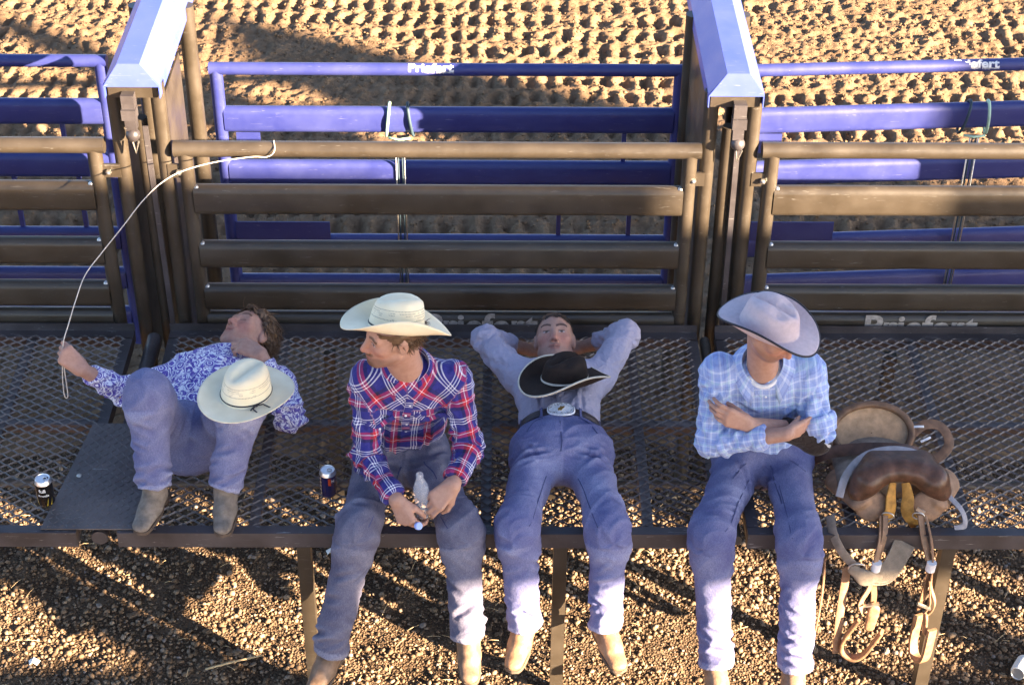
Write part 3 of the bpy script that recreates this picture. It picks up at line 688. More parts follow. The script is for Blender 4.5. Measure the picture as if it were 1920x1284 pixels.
def face_color(v, c, M, s, base, brow=(0.045, 0.028, 0.02), stubble=0.25, flush=0.3, closed=False, goatee=0.0, iris=(0.06, 0.06, 0.06)):
    q = ((v-c) @ M)/s; x, y, z = np.abs(q[:, 0]), q[:, 1], q[:, 2]; col = np.tile(base, (len(v), 1))
    def blend(m, cc):
        m = np.clip(m, 0, 1)[:, None]; col[:] = col*(1-m)+np.asarray(cc)*m
    near = (np.linalg.norm(q, axis=1) < 0.16)
    front = near*np.clip((y-0.03)/0.03, 0, 1)
    blend(flush*front*np.exp(-((x-0.042)**2+(z+0.03)**2)/0.0009), base*np.array([1.15, 0.62, 0.60]))
    blend(flush*front*np.exp(-(x**2/0.0003+(z+0.034)**2/0.0004)), base*np.array([1.12, 0.66, 0.62]))
    if stubble: blend(stubble*near*np.clip((y+0.005)/0.03, 0, 1)*np.clip((-0.050-z)/0.015, 0, 1)*np.clip((z+0.135)/0.02, 0, 1), base*0.42)
    if stubble: blend(stubble*near*(y > 0.06)*np.exp(-((z+0.052)/0.006)**2)*(x < 0.028), base*0.42)
    blend(0.75*front*np.exp(-((z+0.0625)/0.0045)**2)*(x < 0.023), base*np.array([0.82, 0.45, 0.45])); blend(0.75*front*np.exp(-((z+0.0745)/0.0055)**2)*(x < 0.019), base*np.array([0.88, 0.50, 0.50]))
    blend(0.9*front*np.exp(-((z+0.0688)/0.0018)**2)*(x < 0.024), (0.10, 0.03, 0.03))
    if goatee: blend(goatee*near*(y > 0.045)*np.clip(1.4-((x/0.036)**2+((z+0.102)/0.028)**2), 0, 1), (0.10, 0.055, 0.03)); 
    if goatee: blend(goatee*near*(y > 0.06)*np.clip(1.4-((x/0.030)**2+((z+0.052)/0.009)**2), 0, 1), (0.11, 0.06, 0.035))
    bz = 0.029+0.006*np.sin(np.clip((x-0.012)/0.04, 0, 1)*np.pi)-0.10*np.clip(x-0.044, 0, 1)
    blend(0.95*front*np.clip(1.5-((z-bz)/0.0052)**2, 0, 1)*(x > 0.011)*(x < 0.055), brow)
    ex = (x-0.032)/0.0135; ez = (z-0.0035)/(0.0040*np.sqrt(np.clip(1-np.clip(ex, -1, 1)**2, 0.0, 1))+1e-5)
    if closed: blend(0.9*front*(np.abs(ex) < 1)*np.exp(-((z-0.001+0.003*ex**2)/0.0018)**2), (0.06, 0.03, 0.025))
    else:
        blend(front*(np.abs(ex) < 1.05)*np.exp(-((z-0.0082)/0.0032)**2)*0.9, (0.07, 0.04, 0.03))
        blend(front*(np.abs(ex) < 1)*(np.abs(ez) < 1), (0.50, 0.44, 0.42)); blend(front*(((x-0.032)/0.0062)**2+((z-0.0045)/0.0062)**2 < 1)*(np.abs(ez) < 1.1), iris)
    blend(0.8*near*(y > 0.09)*np.exp(-(((x-0.008)/0.004)**2+((z+0.0445)/0.003)**2)), (0.10, 0.035, 0.03))
    return col
FING = ((0.030, 0.092, (0.044, 0.026, 0.021), 0.0094), (0.0095, 0.096, (0.049, 0.030, 0.022), 0.0097), (-0.0105, 0.090, (0.045, 0.028, 0.021), 0.0092), (-0.0295, 0.079, (0.035, 0.021, 0.018), 0.0082))
def hand_sdf(S, w, F, N, T, curls, thumb=(0.6, 0.5, 0.25), tb=(25, 20), s=1.0, spread=0.0, k=0.007):
    """w wrist, F finger direction, N palm normal (the way fingers curl), T thumb side"""
    w = np.asarray(w, float); F = nrm(F); N = nrm(N-F*(np.dot(N, F))); T0 = np.asarray(T, float); T_ = nrm(np.cross(F, N)); T_ = T_ if T_ @ T0 > 0 else -T_
    tips = []
    for i, (lat, fw, seg, r) in enumerate(FING):
        kn = w+s*(T_*lat+F*fw-N*0.002); S.cone(w+s*(T_*lat*0.55+F*0.004), kn, 0.0165*s, 0.0128*s, 0.012*s)
        d0 = nrm(F+T_*spread*(lat/0.03)); ang = 0; p = kn
        for j, L in enumerate(seg):
            ang += math.radians(curls[i][j]); d = d0*math.cos(ang)+N*math.sin(ang); q = p+d*L*s
            S.cone(p, q, (r-0.0006*j)*s, (r-0.0006*(j+1))*s, k*s if j == 0 else 0.003*s); p = q
        tips.append(p)
    b = w+s*(T_*0.020+F*0.020+N*0.006); d = nrm(T_*thumb[0]+F*thumb[1]+N*thumb[2]); m1 = b+d*0.044*s; S.cone(b, m1, 0.0165*s, 0.0128*s, 0.012*s)
    ax = nrm(np.cross(d, N)); turn = nrm(F*0.75+N*0.55-T_*0.35)
    d1 = nrm(d*math.cos(R_(tb[0]))+nrm(turn-d*(turn @ d))*math.sin(R_(tb[0]))); m2 = m1+d1*0.032*s; S.cone(m1, m2, 0.0122*s, 0.0108*s, 0.005*s)
    t2 = nrm(turn-d1*(turn @ d1)); d2 = d1*math.cos(R_(tb[1]))+t2*math.sin(R_(tb[1])); m3 = m2+d2*0.026*s; S.cone(m2, m3, 0.0108*s, 0.0085*s, 0.004*s)
    return tips, m3
def boot(name, ankle, toe_dir, up, mat, parent, s=1.0, sq=1.0, shaft=0.12, shin=None):
    """boot whose ankle sits at `ankle`; sole in the plane normal to up"""
    u = nrm(up); f = nrm(np.asarray(toe_dir)-u*np.dot(toe_dir, u)); M = frame(f, u); L = lambda *p: np.asarray(ankle)+M @ (np.array(p)*s)
    S = Sdf(); S.cone(np.asarray(ankle)+(nrm(shin)*shaft if shin is not None else M[:, 2]*shaft), L(0, -0.008, -0.02), 0.047*s, 0.043*s, 0.02, cap0=True)
    S.cone(L(0, -0.028, -0.046), L(0, 0.05, -0.042), 0.036*s, 0.040*s, 0.03, M[:, 2], 0.8)
    S.cone(L(0, 0.0, -0.010), L(0, 0.085, -0.040), 0.040*s, 0.034*s, 0.03)
    S.cone(L(-0.008, 0.06, -0.052), L(-0.006*sq, 0.155, -0.060), 0.040*s, 0.029*s, 0.02, M[:, 2], 0.62); S.cone(L(0.008, 0.06, -0.052), L(0.010*sq, 0.152, -0.060), 0.038*s, 0.029*s, 0.02, M[:, 2], 0.62)
    v, f_ = S.mesh(0.005); v = relax(v, f_, 2)
    q = (v-np.asarray(ankle)) @ M; q[:, 2] = np.maximum(q[:, 2], -0.074*s); v = np.asarray(ankle)+q @ M.T
    o = mesh_obj('boot', v, f_, mat, parent, sharp=180)
    out = []
    for t in np.linspace(0, 2*np.pi, 36, endpoint=False):
        y = math.cos(t); x = math.sin(t); yy = 0.048+0.142*y; wd = np.interp(yy, [-0.095, -0.05, 0.0, 0.07, 0.13, 0.165, 0.19], [0.024, 0.036, 0.035, 0.047, 0.043, 0.036, 0.022])
        out.append((x/max(abs(x), 0.35)*wd*min(1, abs(x)/0.35) if abs(x) < 0.35 else math.copysign(wd, x), yy))
    m = MB(); rings = [np.array([L(x*e, y*(1 if e == 1 else 0.995), z) for x, y in out]) for e, z in ((1.0, -0.0845), (1.05, -0.083), (1.05, -0.0735), (0.96, -0.070))]
    m.loft(rings); m.obj('sole', MAT['sole'], o)
    m = MB(); m.loft([np.array([L(x*e, -0.062+(y+0.062)*1.0, z) for x, y in ((-0.034, -0.02), (-0.034, -0.075), (-0.02, -0.097), (0.02, -0.097), (0.034, -0.075), (0.034, -0.02))]) for e, z in ((0.92, -0.112), (1.0, -0.084))]); m.obj('heel', MAT['sole'], o, sharp=30)
    return o

def pattern_coords(v, bones, k=0.03):
    """bones: (a,b,e1(ref axis), v0, weight radius, mode) -> (u,v) continuous along each bone"""
    best = np.full(len(v), 1e9); uv = np.zeros((len(v), 3)); bi = np.zeros(len(v), int); tt = np.zeros(len(v))
    for i, (a, b, ref, v0, rad, mode) in enumerate(bones):
        a = np.asarray(a, float); b = np.asarray(b, float); d = b-a; L = np.linalg.norm(d); d = d/L; q = v-a; t = q @ d; tc = np.clip(t, 0, L)
        dist = np.linalg.norm(q-tc[:, None]*d, axis=1)/rad; m = dist < best
        e1 = nrm(np.asarray(ref)-d*(np.dot(ref, d))); e2 = np.cross(d, e1)
        u = (q @ e1) if mode == 0 else np.arctan2(q @ e2, q @ e1)*rad
        uv[m, 0] = u[m]; uv[m, 1] = (t+v0)[m]; bi[m] = i; tt[m] = (t/L)[m]; best = np.minimum(best, dist)
    return uv, bi, tt
def limb_creases(a, b, r, ts, rng, ref, n=3, ln=0.075, wd=0.010, dp=0.007, tilt=0.5, arc=(0, 2*np.pi)):
    """short fold lines lying across a limb between a and b, near the fractions ts"""
    a = np.asarray(a, float); b = np.asarray(b, float); d = nrm(b-a); e1 = nrm(np.asarray(ref)-d*np.dot(ref, d)); e2 = np.cross(d, e1); out = []
    for t in ts:
        for k in range(n):
            ph = rng.uniform(*arc); tt = t+rng.normal(0, 0.03); R = r(tt) if callable(r) else r; s_ = rng.choice([-1, 1])*tilt*rng.uniform(0.4, 1.3); L = ln*rng.uniform(0.7, 1.3); pts = []
            for q in (-0.5, 0, 0.5): p2 = ph+q*L/R; pts.append(a+(b-a)*tt+d*(q*L*s_)+R*(e1*math.cos(p2)+e2*math.sin(p2)))
            out.append((pts, wd*rng.uniform(0.8, 1.3), dp*rng.uniform(0.6, 1.3)))
    return out
def apply_creases(v, N, lines):
    D = np.zeros(len(v))
    for pts, wd, dp in lines:
        pts = np.asarray(pts, float); c = pts.mean(0); rr = np.linalg.norm(pts-c, axis=1).max()+4*wd; k = np.where(np.linalg.norm(v-c, axis=1) < rr)[0]
        if len(k) == 0: continue
        best = np.full(len(k), 9.0); T = np.zeros(len(k)); L = 0; tot = sum(np.linalg.norm(pts[i+1]-pts[i]) for i in range(len(pts)-1))
        for i in range(len(pts)-1):
            a, b = pts[i], pts[i+1]; d = b-a; l = np.linalg.norm(d); q = v[k]-a; t = np.clip(q @ d/(l*l), 0, 1); ds = np.linalg.norm(q-t[:, None]*d, axis=1); m = ds < best
            T[m] = (L+t*l)[m]/tot; best = np.minimum(best, ds); L += l
        fade = np.sin(np.clip(T, 0, 1)*np.pi)**0.6; x = best/wd
        D[k] += fade*dp*(0.75*np.exp(-((x-1.7)/0.8)**2)-np.exp(-x*x))
    return D
def cloth(name, S, h, mat, parent, bones, wr=0.006, seed=0, smooth=2, joints=(), wear_fn=None, yoke=None, fs=(16, 7), lines=()):
    v, f = S.mesh(h); v = relax(v, f, smooth); N = normals(v, f)
    if np.mean(np.einsum('ij,ij->i', N, v-v.mean(0))) < 0: f = f[:, ::-1]; N = -N
    uv, bi, tt = pattern_coords(v, bones)
    w_ = 0.62+np.zeros(len(v))
    for (c, rad, amp) in joints: w_ = w_+amp*np.exp(-(np.linalg.norm(v-np.asarray(c), axis=1)/rad)**2)
    P = np.stack([uv[:, 0]*fs[1]+0.35*uv[:, 1]*fs[1], uv[:, 1]*fs[0]-0.45*uv[:, 0]*fs[0], bi*7.3+v @ np.array([1.1, 0.7, 0.9])*1.3], 1)
    n = noise(P+0.6*np.stack([noise(v*9, seed+5), noise(v*9, seed+6), 0*bi], 1), seed); n2 = noise(P*2.1, seed+1)
    rg = 1-np.abs(n); rg2 = 1-np.abs(n2); r = 1.5*(rg**2.2-0.45)+0.55*(rg2**2-0.45)+0.3*noise(v*10, seed+2)
    disp = wr*w_*r+apply_creases(v, N, lines); v = v+N*disp[:, None]
    v = relax(v, f, 1, 0.25)
    uv2 = uv.copy()
    if yoke is not None: yoke(v, uv2, bi)
    at = {'pat': ('FLOAT_VECTOR', uv2)}
    if wear_fn is not None: at['wear'] = ('FLOAT', np.clip(wear_fn(v, bi, tt)+45*disp, 0, 1))
    return mesh_obj(name, v, f, mat, parent, sharp=180, attrs=at)
def hair_strands(name, roots, dirs, length, mat, parent, r=0.0022, sag=(0, 0, -1), sagk=0.6, seed=0, curl=0.25, seg=5):
    rng = np.random.default_rng(seed); m = MB()
    for p, d in zip(roots, dirs):
        L = length*rng.uniform(0.6, 1.2); d = nrm(d+rng.normal(0, 0.25, 3)); pts = [p]; c = rng.normal(0, curl, 3)
        for i in range(seg):
            d = nrm(d+np.asarray(sag)*sagk/seg+c/seg); pts.append(pts[-1]+d*L/seg)
        m.path(pts, [r*(1-0.8*i/seg) for i in range(seg+1)], 3)
    return m.obj(name, mat, parent, sharp=180)
def collar(parent, mat, neck, Mt, r=0.068, h=0.045, gap=0.9, drop=0.05, name='collar', flare=0.030, tip=0.05, fb=0.85):
    """folded shirt collar: stand and fall; Mt columns right, forward, up of the torso"""
    n = 40; m = MB(); th = np.linspace(-np.pi+gap*0.5, np.pi-gap*0.5, n)   # 0 = back
    inner = []; top = []; fall = []
    for t in th:
        x = math.sin(t)*r; y = -math.cos(t)*r*fb; k = (abs(t)/np.pi)**2; z = -drop*k
        tipk = max(0, (abs(t)-(np.pi-gap*0.5-0.55))/0.55)
        inner.append((x*0.97, y*0.97, z-0.01)); top.append((x, y, z+h*(1-0.35*k)))
        fall.append((x*(1+flare/r)+0, y*(1+flare/r)+0.016*tipk, z-0.004-tip*0.7*tipk))
    W = lambda L: [np.asarray(neck)+Mt @ np.array(q) for q in L]
    rings = [W(inner), W(top), W([(a[0]*1.06, a[1]*1.06, a[2]-0.004) for a in top]), W(fall), W([(a[0]*0.97, a[1]*0.97, a[2]-0.003) for a in fall])]
    m.loft(rings, cap=False, closed=False); v, f = m.data()
    uv = np.stack([np.tile(th*0.07, len(rings)), np.repeat(np.arange(len(rings))*0.03, n), np.zeros(n*len(rings))], 1)
    o = mesh_obj(name, v, f, mat, parent, sharp=60, attrs={'pat': ('FLOAT_VECTOR', uv)}); md = o.modifiers.new('thick', 'SOLIDIFY'); md.thickness = 0.003
    return o
# ================================================================= hats
def m_straw():
    m = NT('pale_straw'); s = m.n('ShaderNodeSeparateXYZ', None, Vector=m.attr('pat').outputs['Vector']); c = m.coord('Object')
    wv = m.noise(m.attr('pat').outputs['Vector'], 260, 2, 0.6)
    b = m.ramp(m.noise(c, 14, 4), [(0.3, (0.80, 0.69, 0.47)), (0.7, (0.90, 0.80, 0.58))])
    # open-weave ventilation rows round the crown (pat.z marks height on the crown)
    z = s.outputs[2]
    row = m.math('LESS_THAN', m.math('ABSOLUTE', m.math('SUBTRACT', m.math('FRACT', m.math('MULTIPLY', z, 15.0)), 0.5)), 0.20)
    band = m.math('MULTIPLY', m.math('GREATER_THAN', z, 0.38), m.math('LESS_THAN', z, 0.72))
    ed = m.math('MAXIMUM', m.math('LESS_THAN', m.math('ABSOLUTE', m.math('SUBTRACT', z, 0.71)), 0.016), m.math('LESS_THAN', m.math('ABSOLUTE', m.math('SUBTRACT', z, 0.40)), 0.016))
    dash = m.math('GREATER_THAN', m.noise(m.n('ShaderNodeMapping', None, Vector=m.attr('pat').outputs['Vector'], Scale=(34, 34, 3)).outputs[0], 1.0, 1), 0.53)
    fine = m.math('GREATER_THAN', m.math('FRACT', m.math('MULTIPLY', s.outputs[0], 190.0)), 0.45)
    msk = m.math('MULTIPLY', m.math('MULTIPLY', band, fine), m.math('MAXIMUM', m.math('MULTIPLY', row, dash), ed))
    b = m.mix(m.math('MULTIPLY', msk, 0.8), b, (0.16, 0.13, 0.09))
    m.set(Base_Color=b, Roughness=0.6, Normal=m.bump(wv, 0.001, 0.6)); m.b.inputs['Specular IOR Level'].default_value = 0.3
    return m.m
MAT['straw'] = m_straw()
MAT['felt_grey'] = m_simple('silver_felt', (0.52, 0.43, 0.46), 0.9, 0, 0.08, 60, 0.0008, 400, 0.1)
MAT['felt_black'] = m_simple('brown_black_felt', (0.024, 0.014, 0.010), 0.75, 0, 0.3, 20, 0.0008, 300, 0.25)
MAT['trim_white'] = m_simple('bone_ribbon', (0.62, 0.55, 0.44), 0.6, 0, 0.12, 60)
MAT['cord_black'] = m_simple('black_cord', (0.012, 0.010, 0.018), 0.6, 0, 0.2)
def hat(name, c, fwd, up, mat, parent=None, a=0.098, b=0.080, H=0.112, bw=0.098, curl=0.045, dip=0.015, crease='cattle', edge=None, band=None, bandw=0.006, bow=False, taper=0.90, skew=0.0):
    M = frame(fwd, up); c = np.asarray(c, float); n = 72
    th = np.linspace(0, 2*np.pi, n, endpoint=False)           # 0 = wearer's right, pi/2 = front
    prof = [(0.02, 1.0), (0.2, 1.0), (0.4, 0.995), (0.58, 0.98), (0.72, 0.945), (0.82, 0.895), (0.885, 0.82), (0.925, 0.72), (0.95, 0.6), (0.967, 0.46), (0.982, 0.3), (0.995, 0.15), (1.0, 0.05)]
    rings = []; pat = []
    for rho, zz in prof:
        tp = taper+(1-taper)*(1-zz)
        x = b*rho*tp*np.cos(th); y = a*rho*tp*np.sin(th); z = np.full(n, H*zz)
        if crease == 'cattle':
            pin = np.clip(y/a, 0, 1)**2*zz; x = x*(1-0.30*pin)
            g = np.exp(-(x/0.016)**2)*np.clip(1-(np.abs(y+0.004)/0.094)**4, 0, 1); z = z-0.026*g*np.clip((zz-0.75)/0.2, 0, 1)
            sd = np.exp(-((y-0.030)/0.034)**2)*np.exp(-((np.abs(x)-0.046)/0.020)**2); z = z-0.020*sd*np.clip((zz-0.7)/0.25, 0, 1)
            z = z+0.010*np.clip(-y/a, 0, 1)*0-0.016*np.clip(y/a, 0, 1)*np.clip((zz-0.5)*2, 0, 1)
        else:   # rider crown: high at the back, a soft round crease and side dents
            z = z-0.020*np.exp(-(x/0.022)**2)*np.clip(1-(np.abs(y)/0.088)**4, 0, 1)*np.clip((zz-0.82)/0.15, 0, 1)
            z = z+0.012*(-y/a)*np.clip((zz-0.3)*1.4, 0, 1)
            x = x*(1-0.18*np.clip(y/a, 0, 1)**2*zz)
        rings.append(np.stack([x, y, z], 1)); pat.append(np.stack([th*0.09, np.full(n, zz*H), np.full(n, zz)], 1))
    ca, sa = np.cos(th), np.sin(th); nx = nrm(np.array([1, 0, 0])); nv = np.stack([ca/b, sa/a], 1); nv = nv/np.linalg.norm(nv, axis=1)[:, None]
    side = np.abs(ca)**1.6; frontback = np.abs(sa)**2
    for t in (0.03, 0.10, 0.22, 0.36, 0.5, 0.64, 0.78, 0.9, 1.0):
        wloc = bw*(1.0-0.06*side)
        off = wloc*t; x = b*ca+nv[:, 0]*off*(1-0.30*side*t*curl/0.05); y = a*sa+nv[:, 1]*off
        z = curl*side*t**1.9*(1+skew*np.sign(ca))-dip*frontback*t**1.5+0.006*(1-t)**2*0
        rings.append(np.stack([x, y, z], 1)); pat.append(np.stack([th*0.2, np.full(n, -t*bw), np.full(n, 0.0)], 1))
    m = MB(); W = lambda r: c+r @ M.T
    m.loft([W(r) for r in rings], cap=False); v, f = m.data(); k = len(prof)
    v = np.concatenate([v, W(rings[0].mean(0)[None])]); f.extend([((j+1) % n, j, len(v)-1) for j in range(n)])
    P = np.concatenate(pat+[np.array([[0, 0, 1.0]])])
    o = mesh_obj(name, v, f, mat, parent, sharp=180, attrs={'pat': ('FLOAT_VECTOR', P)}); md = o.modifiers.new('thick', 'SOLIDIFY'); md.thickness = 0.0035; md.offset = -1 if True else 0
    if edge is not None:
        e = MB(); e.path(W(rings[-1]), 0.0042, 6, closed=True); e.obj('brim_edging', edge, o, sharp=180)
    if band is not None:
        e = MB(); r0 = rings[k-1]*np.array([1.018, 1.018, 1]); r0 = r0.copy(); r0[:, 2] = 0.010+bandw*0.5
        if bandw > 0.012:
            e.loft([W(np.stack([r0[:, 0]*s_, r0[:, 1]*s_, np.full(n, zz)], 1)) for s_, zz in ((0.985, 0.002), (1.012, 0.003), (1.006, 0.003+bandw), (0.97, 0.003+bandw))], cap=False)
        else: e.path(W(r0), bandw/2, 6, closed=True)
        ob = e.obj('hat_band', band, o, sharp=180)
        if bow:
            e = MB(); q = r0[int(n*bow)]; q2 = np.array([q[0], q[1], 0.012]); tn = nrm(np.array([-q[1], q[0], 0])); on = nrm(np.array([q[0], q[1], 0]))
            for s_, L_, oo in ((1, 0.045, 0.035), (-1, 0.030, 0.020)):
                e.path(W(np.array([q2+on*0.004, q2+tn*s_*L_*0.5+on*0.015+[0, 0, 0.006], q2+tn*s_*L_+on*oo+[0, 0, -0.004]])), 0.0028, 5)
            e.path(W(np.array([q2+on*0.004, q2-tn*0.02+on*0.02, q2-tn*0.012+on*0.04+[0, 0, -0.006]])), 0.0028, 5)
            e.ball(W((q2+on*0.005)[None])[0], 0.006, 6); e.obj('band_knot', band, ob, sharp=180)
    return o

# ================================================================= people
M1 = dict(pel=V(-1.228, 5.440, 0.997), waist=V(-1.169, 5.570, 1.060), chest=V(-1.104, 5.700, 1.085), neck=V(-1.077, 5.800, 1.100), head=V(-1.045, 5.960, 1.119), hL=V(-1.290, 5.440, 1.002), kL=V(-1.329, 5.280, 1.345), aL=V(-1.312, 5.110, 1.003), tL=V(-1.344, 4.980, 0.924), hR=V(-1.138, 5.420, 1.008), kR=V(-0.963, 5.270, 1.324), aR=V(-1.050, 5.100, 1.007), tR=V(-1.041, 4.980, 0.938), sL=V(-1.280, 5.770, 1.083), eL=V(-1.497, 5.620, 1.071), wL=V(-1.628, 5.500, 1.283), sR=V(-0.900, 5.700, 1.066), eR=V(-0.828, 5.530, 1.020), wR=V(-0.952, 5.662, 1.238))
M2 = dict(pel=V(-0.388, 5.380, 0.957), waist=V(-0.374, 5.370, 1.132), chest=V(-0.350, 5.280, 1.370), neck=V(-0.340, 5.220, 1.493), head=V(-0.384, 5.140, 1.712), sL=V(-0.490, 5.220, 1.452), eL=V(-0.498, 5.130, 1.152), wL=V(-0.378, 4.930, 1.113), sR=V(-0.172, 5.240, 1.440), eR=V(-0.112, 5.160, 1.187), wR=V(-0.169, 4.950, 1.170), hL=V(-0.462, 5.360, 0.977), kL=V(-0.525, 4.930, 0.977), aL=V(-0.636, 4.760, 0.530), hR=V(-0.311, 5.360, 0.977), kR=V(-0.142, 4.930, 0.978), aR=V(-0.117, 4.770, 0.605))
M3 = dict(pel=V(0.239, 5.360, 1.003), waist=V(0.244, 5.560, 0.997), chest=V(0.242, 5.740, 1.012), neck=V(0.239, 5.830, 1.030), head=V(0.231, 5.985, 1.077), sL=V(0.080, 5.800, 1.029), eL=V(-0.066, 5.990, 1.080), wL=V(0.125, 6.090, 0.955), sR=V(0.408, 5.800, 1.025), eR=V(0.535, 6.000, 1.105), wR=V(0.345, 6.090, 0.965), hL=V(0.156, 5.360, 0.985), kL=V(0.067, 4.930, 0.987), aL=V(0.098, 4.800, 0.630), hR=V(0.336, 5.360, 0.985), kR=V(0.410, 4.930, 0.981), aR=V(0.405, 4.800, 0.627))
M4 = dict(pel=V(1.046, 5.380, 0.968), waist=V(1.025, 5.370, 1.138), chest=V(0.995, 5.290, 1.368), neck=V(0.975, 5.220, 1.499), head=V(0.984, 5.135, 1.745), sL=V(0.815, 5.250, 1.470), eL=V(0.800, 5.130, 1.225), wL=V(1.055, 5.035, 1.345), sR=V(1.150, 5.250, 1.467), eR=V(1.198, 5.140, 1.265), wR=V(0.925, 5.092, 1.345), hL=V(0.957, 5.360, 0.972), kL=V(0.795, 4.930, 0.947), aL=V(0.831, 4.740, 0.490), hR=V(1.125, 5.360, 0.972), kR=V(1.130, 4.910, 0.942), aR=V(1.130, 4.720, 0.498))
def torso_frame(J):
    lat = nrm(J['sR']-J['sL']); up = nrm(J['neck']-J['pel']); fw = nrm(np.cross(lat, up)); lat = np.cross(up, fw); return lat, fw, up
def clip_scalp(v, hc):
    """flatten the top of the head where it sits inside a hat"""
    if hc is None: return v
    c, u, lim = np.asarray(hc[0], float), nrm(hc[1]), hc[2]; h = (v-c) @ u; r = np.linalg.norm(v-c-h[:, None]*u, axis=1); k = (h > lim) & (r < 0.16) & (h < 0.2)
    v = v.copy(); e = v[k]-c-h[k][:, None]*u; v[k] = c+u*(lim+0.25*np.minimum(h[k]-lim, 0.02))[:, None]+e*(1-np.clip((h[k]-lim)/0.02, 0, 1)*0.25)[:, None]; return v
def build_person(J, label, shirt_mat, jean_mat, head_f, head_u, cuffs, hands, boots, face, seed, belly=1.0, shirt_wr=0.0075, hs=1.0, jean_r=(0.094, 0.073, 0.071, 0.063), sleeve_r=(0.058, 0.051, 0.046, 0.040), hem=0.03, sdp=1.0, yoke=None, boot_mat='boot_tan', skin_scale=1.0, tuck=True, hatclip=None, tuckf=0.62):
    lat, fw, up = torso_frame(J); H = frame(head_f, head_u)
    # ---- skin: head, neck, trunk, arms and hands as one continuous surface
    S = Sdf(); head_sdf(S, J['head'], H, hs, J['neck'], face.get('smile', 0.0))
    S.cone(J['neck']-up*0.075, J['chest'], 0.07, 0.11, 0.04, fw, 0.62)
    S.cone(J['chest'], J['pel'], 0.11, 0.11, 0.04, fw, 0.62)
    for q in 'LR':
        S.cone(J['neck']-up*0.08, J['s'+q]-up*0.01, 0.045, 0.044, 0.03); S.cone(J['s'+q], J['e'+q], 0.045, 0.039, 0.02); S.cone(J['e'+q], J['w'+q], 0.040, 0.027, 0.015)
    for h in hands: hand_sdf(S, **h)
    v, f = S.mesh(0.0041 if skin_scale == 1.0 else skin_scale); N = normals(v, f)
    if np.mean(np.einsum('ij,ij->i', N, v-v.mean(0))) < 0: f = f[:, ::-1]
    v = relax(v, f, 1, 0.5); v0 = v.copy(); v = clip_scalp(v, hatclip); base = SKIN*np.array(face.get('tone', (1, 1, 1)))
    col = face_color(v0, J['head'], H, hs, base, **{k: face[k] for k in face if k not in ('tone', 'smile')})
    P = mesh_obj('person', v, f, MAT['skin'], None, sharp=180, attrs={'col': ('FLOAT_COLOR', np.concatenate([col, np.ones((len(col), 1))], 1))})
    tag(P, label, 'person')
    # ---- shirt
    T = Sdf(); w, c, n, p = J['waist'], J['chest'], J['neck'], J['pel']
    T.cone(p+up*0.03, w, 0.150*belly, 0.150*belly, 0.04, fw, 0.68); T.cone(w, c, 0.150*belly, 0.172, 0.05, fw, 0.66); T.cone(c, n-up*0.065, 0.165, 0.062, 0.05, fw, 0.74)
    T.cone(c-lat*0.05+fw*0.01, c+lat*0.05+fw*0.01, 0.105, 0.105, 0.05, fw, 0.95)
    bones = [(p, n, lat, 0.0, 0.19, 0)]
    joints = [(w, 0.14, 0.8)]
    for i, q in enumerate('LR'):
        s_, e, wr = J['s'+q], J['e'+q], J['w'+q]; T.cone(n-up*0.055+lat*(0.05 if q == 'R' else -0.05), s_, 0.070, 0.062, 0.05)
        L1 = np.linalg.norm(e-s_); end = s_+(e-s_)*1.0; T.cone(s_, e, sleeve_r[0], sleeve_r[1], 0.035)
        fr = cuffs[i]
        if fr > 0:
            ce = e+(wr-e)*fr; T.cone(e, ce, sleeve_r[2]+0.003, sleeve_r[3], 0.025, cap1=True); bones.append((e, wr, fw, L1, 0.05, 1)); T.cone(e+(ce-e)*0.82, ce, sleeve_r[3]+0.0035, sleeve_r[3]+0.003, 0.006, cap0=True, cap1=True)
        bones.append((s_, e, fw, 0.0, 0.06, 1)); joints += [(e, 0.085, 1.4), (s_-up*0.05, 0.08, 0.7)]
        if fr > 0: joints.append((e+(wr-e)*fr*0.75, 0.06, 0.7))
    rg = np.random.default_rng(seed+5); ln = []
    for i, q in enumerate('LR'):
        s_, e, wr = J['s'+q], J['e'+q], J['w'+q]; sg = -1 if q == 'L' else 1
        ln += limb_creases(s_, e, (sleeve_r[0]+sleeve_r[1])/2, (0.12, 0.3, 0.5, 0.68), rg, fw, 3, 0.13, 0.011, 0.007*sdp, 1.6 if sdp == 1 else 2.6)
        ln += limb_creases(s_, e, sleeve_r[1], (0.85, 0.95, 1.03), rg, fw, 4, 0.08, 0.010, 0.009*sdp, 0.6)
        if cuffs[i] > 0: ln += limb_creases(e, wr, sleeve_r[2], (0.08, 0.2, 0.36, 0.55), rg, fw, 3, 0.10, 0.010, 0.007*sdp, 1.1)
        for k in range(4):   # folds running down from the armpit and across the chest
            a0 = s_-up*(0.06+0.03*k)-lat*sg*(0.03+0.012*k)+fw*0.10; a1 = (c if k < 2 else w)+lat*sg*(0.02+0.05*rg.uniform())-up*(0.05*k)+fw*0.11
            ln.append(([a0, (a0+a1)/2+fw*0.01, a1], 0.011, 0.008))
        for k in range(4):
            x = lat*sg*rg.uniform(0.02, 0.13); a0 = w+up*rg.uniform(-0.02, 0.05)+x+fw*0.10; ln.append(([a0-up*0.06, a0, a0+up*0.09+lat*sg*rg.normal(0, 0.02)], 0.010, 0.005))
    so = cloth('shirt', T, 0.0060, shirt_mat, P, bones, shirt_wr, seed, joints=joints, yoke=yoke, lines=ln)
    # ---- jeans
    Q = Sdf(); Q.ell(p, (0.172, 0.125, 0.118), np.stack([lat, fw, up], 1), 0.04); Q.cone(J['hL'], J['hR'], 0.112, 0.112, 0.05)
    if tuck: Q.cone(p, p+(w-p)*tuckf, 0.163, 0.158*belly, 0.03, fw, 0.70, cap1=True)
